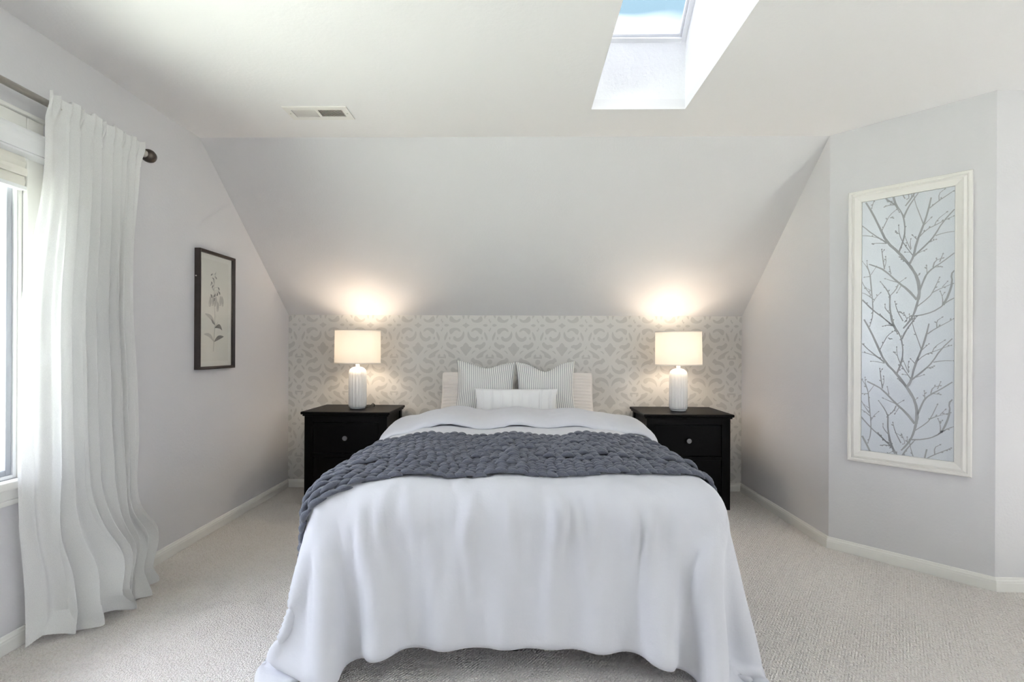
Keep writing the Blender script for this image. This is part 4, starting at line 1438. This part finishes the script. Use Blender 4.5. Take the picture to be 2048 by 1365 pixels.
MT_TOP = 0.598
for k, (cx, lab) in enumerate(((-0.330, 'white ribbed pillow sham at the left, behind the striped pillow'), (0.262, 'white ribbed pillow sham at the right, behind the striped pillow'))):
    o = pillow('pillow_sham', 0.575, 0.345, 0.15, 'sham_cotton', ear=0.05, relief=lambda u, v: 0.0022 * math.cos(v * 44) , n=90, seed=k, rounding=0.05)
    o.location = (cx, 3.575, MT_TOP + 0.004); o.rotation_euler = (math.radians(-14), 0, 0)
    tag(o, lab, 'pillow', 'white shams against the wall')
    piping(o, 0.575, 0.345, 0.05, 'sham_cotton', 0.0045, rounding=0.05)
for k, (cx, tl, ch, lab) in enumerate(((-0.262, 3, 0.034, 'blue-grey ticking stripe pillow left of centre, its left corner peaked'), (0.175, -2, 0.056, 'blue-grey ticking stripe pillow right of centre with the deeper chopped top'))):
    o = pillow('striped_pillow', 0.436, 0.440, 0.16, 'striped_cotton', ear=0.095, chop=ch, n=50, seed=10 + k)
    o.location = (cx, 3.358, MT_TOP + 0.006); o.rotation_euler = (math.radians(-16), math.radians(tl * 0.5), math.radians(tl))
    tag(o, lab, 'pillow', 'striped pillows')
o = pillow('lumbar_pillow', 0.575, 0.235, 0.125, 'lumbar_cotton', ear=0.055, relief=lambda u, v: -0.007 * math.exp(-(((u * 4.2) % 1.0 - 0.5) / 0.10) ** 2), n=84, seed=30)
o.location = (-0.036, 3.205, 0.620); o.rotation_euler = (math.radians(-18), 0, 0)
tag(o, 'small white channel-quilted lumbar pillow in front of the striped pillows', 'pillow')

# ------------------------------------------------------------------ nightstands
def nightstand(x0, x1, label):
    yf, yb_ = 3.318, 3.755
    cx, w = (x0 + x1) / 2, (x1 - x0)
    e = empty('nightstand', (cx, (yf + yb_) / 2, 0))
    tag(e, label, 'nightstand', 'black nightstands beside the bed')
    hw, d0, d1 = w / 2, yf - (yf + yb_) / 2, yb_ - (yf + yb_) / 2
    H = 0.668
    # top with a stepped, rounded moulding
    bm = bmesh.new()
    add_box(bm, -hw, hw, d0 - 0.012, d1, H - 0.020, H, 0.006, 3)
    bm_obj('top', bm, 'black_wood', e)
    bm = bmesh.new()
    add_box(bm, -hw + .010, hw - .010, d0 - 0.002, d1 - .002, H - 0.032, H - 0.0205, 0.004, 2)
    bm_obj('top_moulding', bm, 'black_wood', e)
    bw = hw - 0.022
    lw = 0.058
    # four posts running down into the legs, slightly tapered at the foot
    for sx in (-1, 1):
        for (ya_, yb2) in ((d0 + .008, d0 + .008 + lw * .8), (d1 - .01 - lw * .8, d1 - .01)):
            xo, xi = sx * bw, sx * (bw - lw)
            a, b = min(xo, xi), max(xo, xi)
            ai, bi = (a + (0.010 if sx > 0 else 0), b - (0.010 if sx < 0 else 0))
            vs_ = []
            for z, (p, q) in ((0.001, (ai, bi)), (0.10, (a, b)), (H - .033, (a, b))):
                vs_ += [(p, ya_, z), (q, ya_, z), (q, yb2, z), (p, yb2, z)]
            fs = [(3, 2, 1, 0), (8, 9, 10, 11)]
            for j in (0, 4):
                for i in range(4):
                    fs.append((j + i, j + (i + 1) % 4, j + 4 + (i + 1) % 4, j + 4 + i))
            mesh_obj('leg', vs_, fs, 'black_wood', e)
    for sx in (-1, 1):
        a, b = sx * (bw - .012), sx * (bw - .026)
        box('side_panel', min(a, b), max(a, b), d0 + .008 + lw * .8, d1 - .01 - lw * .8, 0.12, H - .033, 'black_wood', e)
    box('back_panel', -bw + lw, bw - lw, d1 - .02, d1 - .012, 0.12, H - .033, 'black_wood', e)
    fw = bw - lw
    # face rails
    for (za, zb_) in ((H - .075, H - .033), (0.345, 0.372), (0.095, 0.130)):
        box('rail', -fw, fw, d0 + .010, d0 + .030, za, zb_, 'black_wood', e, 0.001)
    box('bottom_board', -fw, fw, d0 + .032, d1 - .022, 0.11, 0.125, 'black_wood', e)
    for (za, zb_) in ((0.375, H - .078), (0.133, 0.342)):
        dr = empty('drawer', (0, d0, (za + zb_) / 2)); dr.parent = e
        hh = (zb_ - za) / 2
        box('drawer_front', -fw + .003, fw - .003, .0135, .032, -hh, hh, 'black_wood', dr, 0.0015)
        box('drawer_box', -fw + .012, fw - .012, .033, d1 - d0 - .05, -hh + .01, hh - .02, 'black_wood', dr)
        kn = lathe('knob', [(0.006, 0.0), (0.006, 0.012), (0.009, 0.015), (0.0165, 0.019), (0.0175, 0.023), (0.0160, 0.027), (0.011, 0.0285), (0.009, 0.0270), (0.0065, 0.0278), (0.0001, 0.029)], 'black_knob', dr, 24, (0, .0135, 0))
        kn.rotation_euler = (PI / 2, 0, 0)
    return e
nightstand(-1.555, -0.925, 'black wooden two-drawer nightstand left of the bed, nearer the window')
nightstand(0.853, 1.478, 'black wooden two-drawer nightstand right of the bed')

# ------------------------------------------------------------------ table lamps
def lamp(x, y, label, tilt, cord):
    z0 = 0.669
    e = empty('table_lamp', (x, y, z0))
    tag(e, label, 'lamp', 'matching bedside lamps')
    lathe('foot', [(0.0001, 0.0), (0.053, 0.0), (0.056, 0.003), (0.056, 0.010), (0.0001, 0.011)], 'clear_base', e, 40)
    prof = [(0.0001, 0.0112), (0.058, 0.0112), (0.0635, 0.016)] + [(0.065, 0.03 + k * 0.02) for k in range(12)] + \
           [(0.0645, 0.262), (0.062, 0.276), (0.056, 0.289), (0.046, 0.299), (0.032, 0.306), (0.018, 0.309), (0.0001, 0.310)]
    def rip(a, z):
        f = min(1, max(0, (z - .011) / .01)) * (1 - smooth(0.24, 0.300, z) * 0.85)
        return 1 - 0.07 * f * (1 - abs(math.sin(a * 8))) ** 1.2
    lathe('base', prof, 'ceramic', e, 160, None, rip)
    lathe('neck', [(0.013, 0.3105), (0.014, 0.312), (0.014, 0.328), (0.010, 0.331), (0.010, 0.365), (0.016, 0.367), (0.016, 0.395), (0.0001, 0.396)], 'ceramic', e, 20)
    # drum shade
    sh = empty('shade', (0, 0, 0.336)); sh.parent = e
    sh.rotation_euler = (0, math.radians(tilt), 0)
    R, Hs = 0.165, 0.245
    o = lathe('shade_drum', [(R, 0), (R - .002, Hs)], 'lamp_linen', sh, 64)
    lathe('rim', [(R + .0015, -.002), (R + .0015, .006), (R - .0015, .006), (R - .0015, -.002), (R + .0015, -.002)], 'lamp_linen', sh, 64)
    lathe('rim', [(R - .0005, Hs - .006), (R - .0005, Hs + .002), (R - .0035, Hs + .002), (R - .0035, Hs - .006), (R - .0005, Hs - .006)], 'lamp_linen', sh, 64)
    for k in range(3):
        a = 2 * PI * k / 3 + .3
        tube('spider', [(0.012 * math.cos(a), 0.012 * math.sin(a), 0.030), ((R - .003) * math.cos(a), (R - .003) * math.sin(a), 0.012)], 0.0015, 'brushed_nickel', sh, 6)
    lathe('bulb', [(0.0001, 0.396), (0.013, 0.397), (0.014, 0.41), (0.026, 0.435), (0.030, 0.455), (0.026, 0.475), (0.012, 0.488), (0.0001, 0.490)], 'bulb_glow', e, 20)
    ld = bpy.data.lights.new('bulb_light', 'POINT')
    ld.energy = 3.1
    ld.color = (1.0, 0.84, 0.66)
    ld.shadow_soft_size = 0.05
    lo = bpy.data.objects.new('bulb_light', ld)
    lo.location = (0, 0, 0.455)
    lo.parent = e
    COL.objects.link(lo)
    if cord:
        tube('cord', [(0.055, 0.03, 0.004), (0.075, 0.05, 0.006), (0.088, 0.06, 0.022), (0.095, 0.065, 0.030), (0.105, 0.07, 0.022), (0.10, 0.085, 0.005), (0.07, 0.14, 0.004), (0.05, 0.21, 0.004), (0.05, 0.236, 0.004)], 0.0028, 'cord_black', e, 8)
lamp(-1.222, 3.515, 'white fluted table lamp with drum shade on the left nightstand, lit', 0.4, True)
lamp(1.156, 3.515, 'white fluted table lamp with drum shade on the right nightstand, lit', -0.6, False)

# ------------------------------------------------------------------ ground outside
g = struct(mesh_obj('ground', [(-60, -60, -2.9), (60, -60, -2.9), (60, 60, -2.9), (-60, 60, -2.9)], [(0, 1, 2, 3)], 'lawn'))
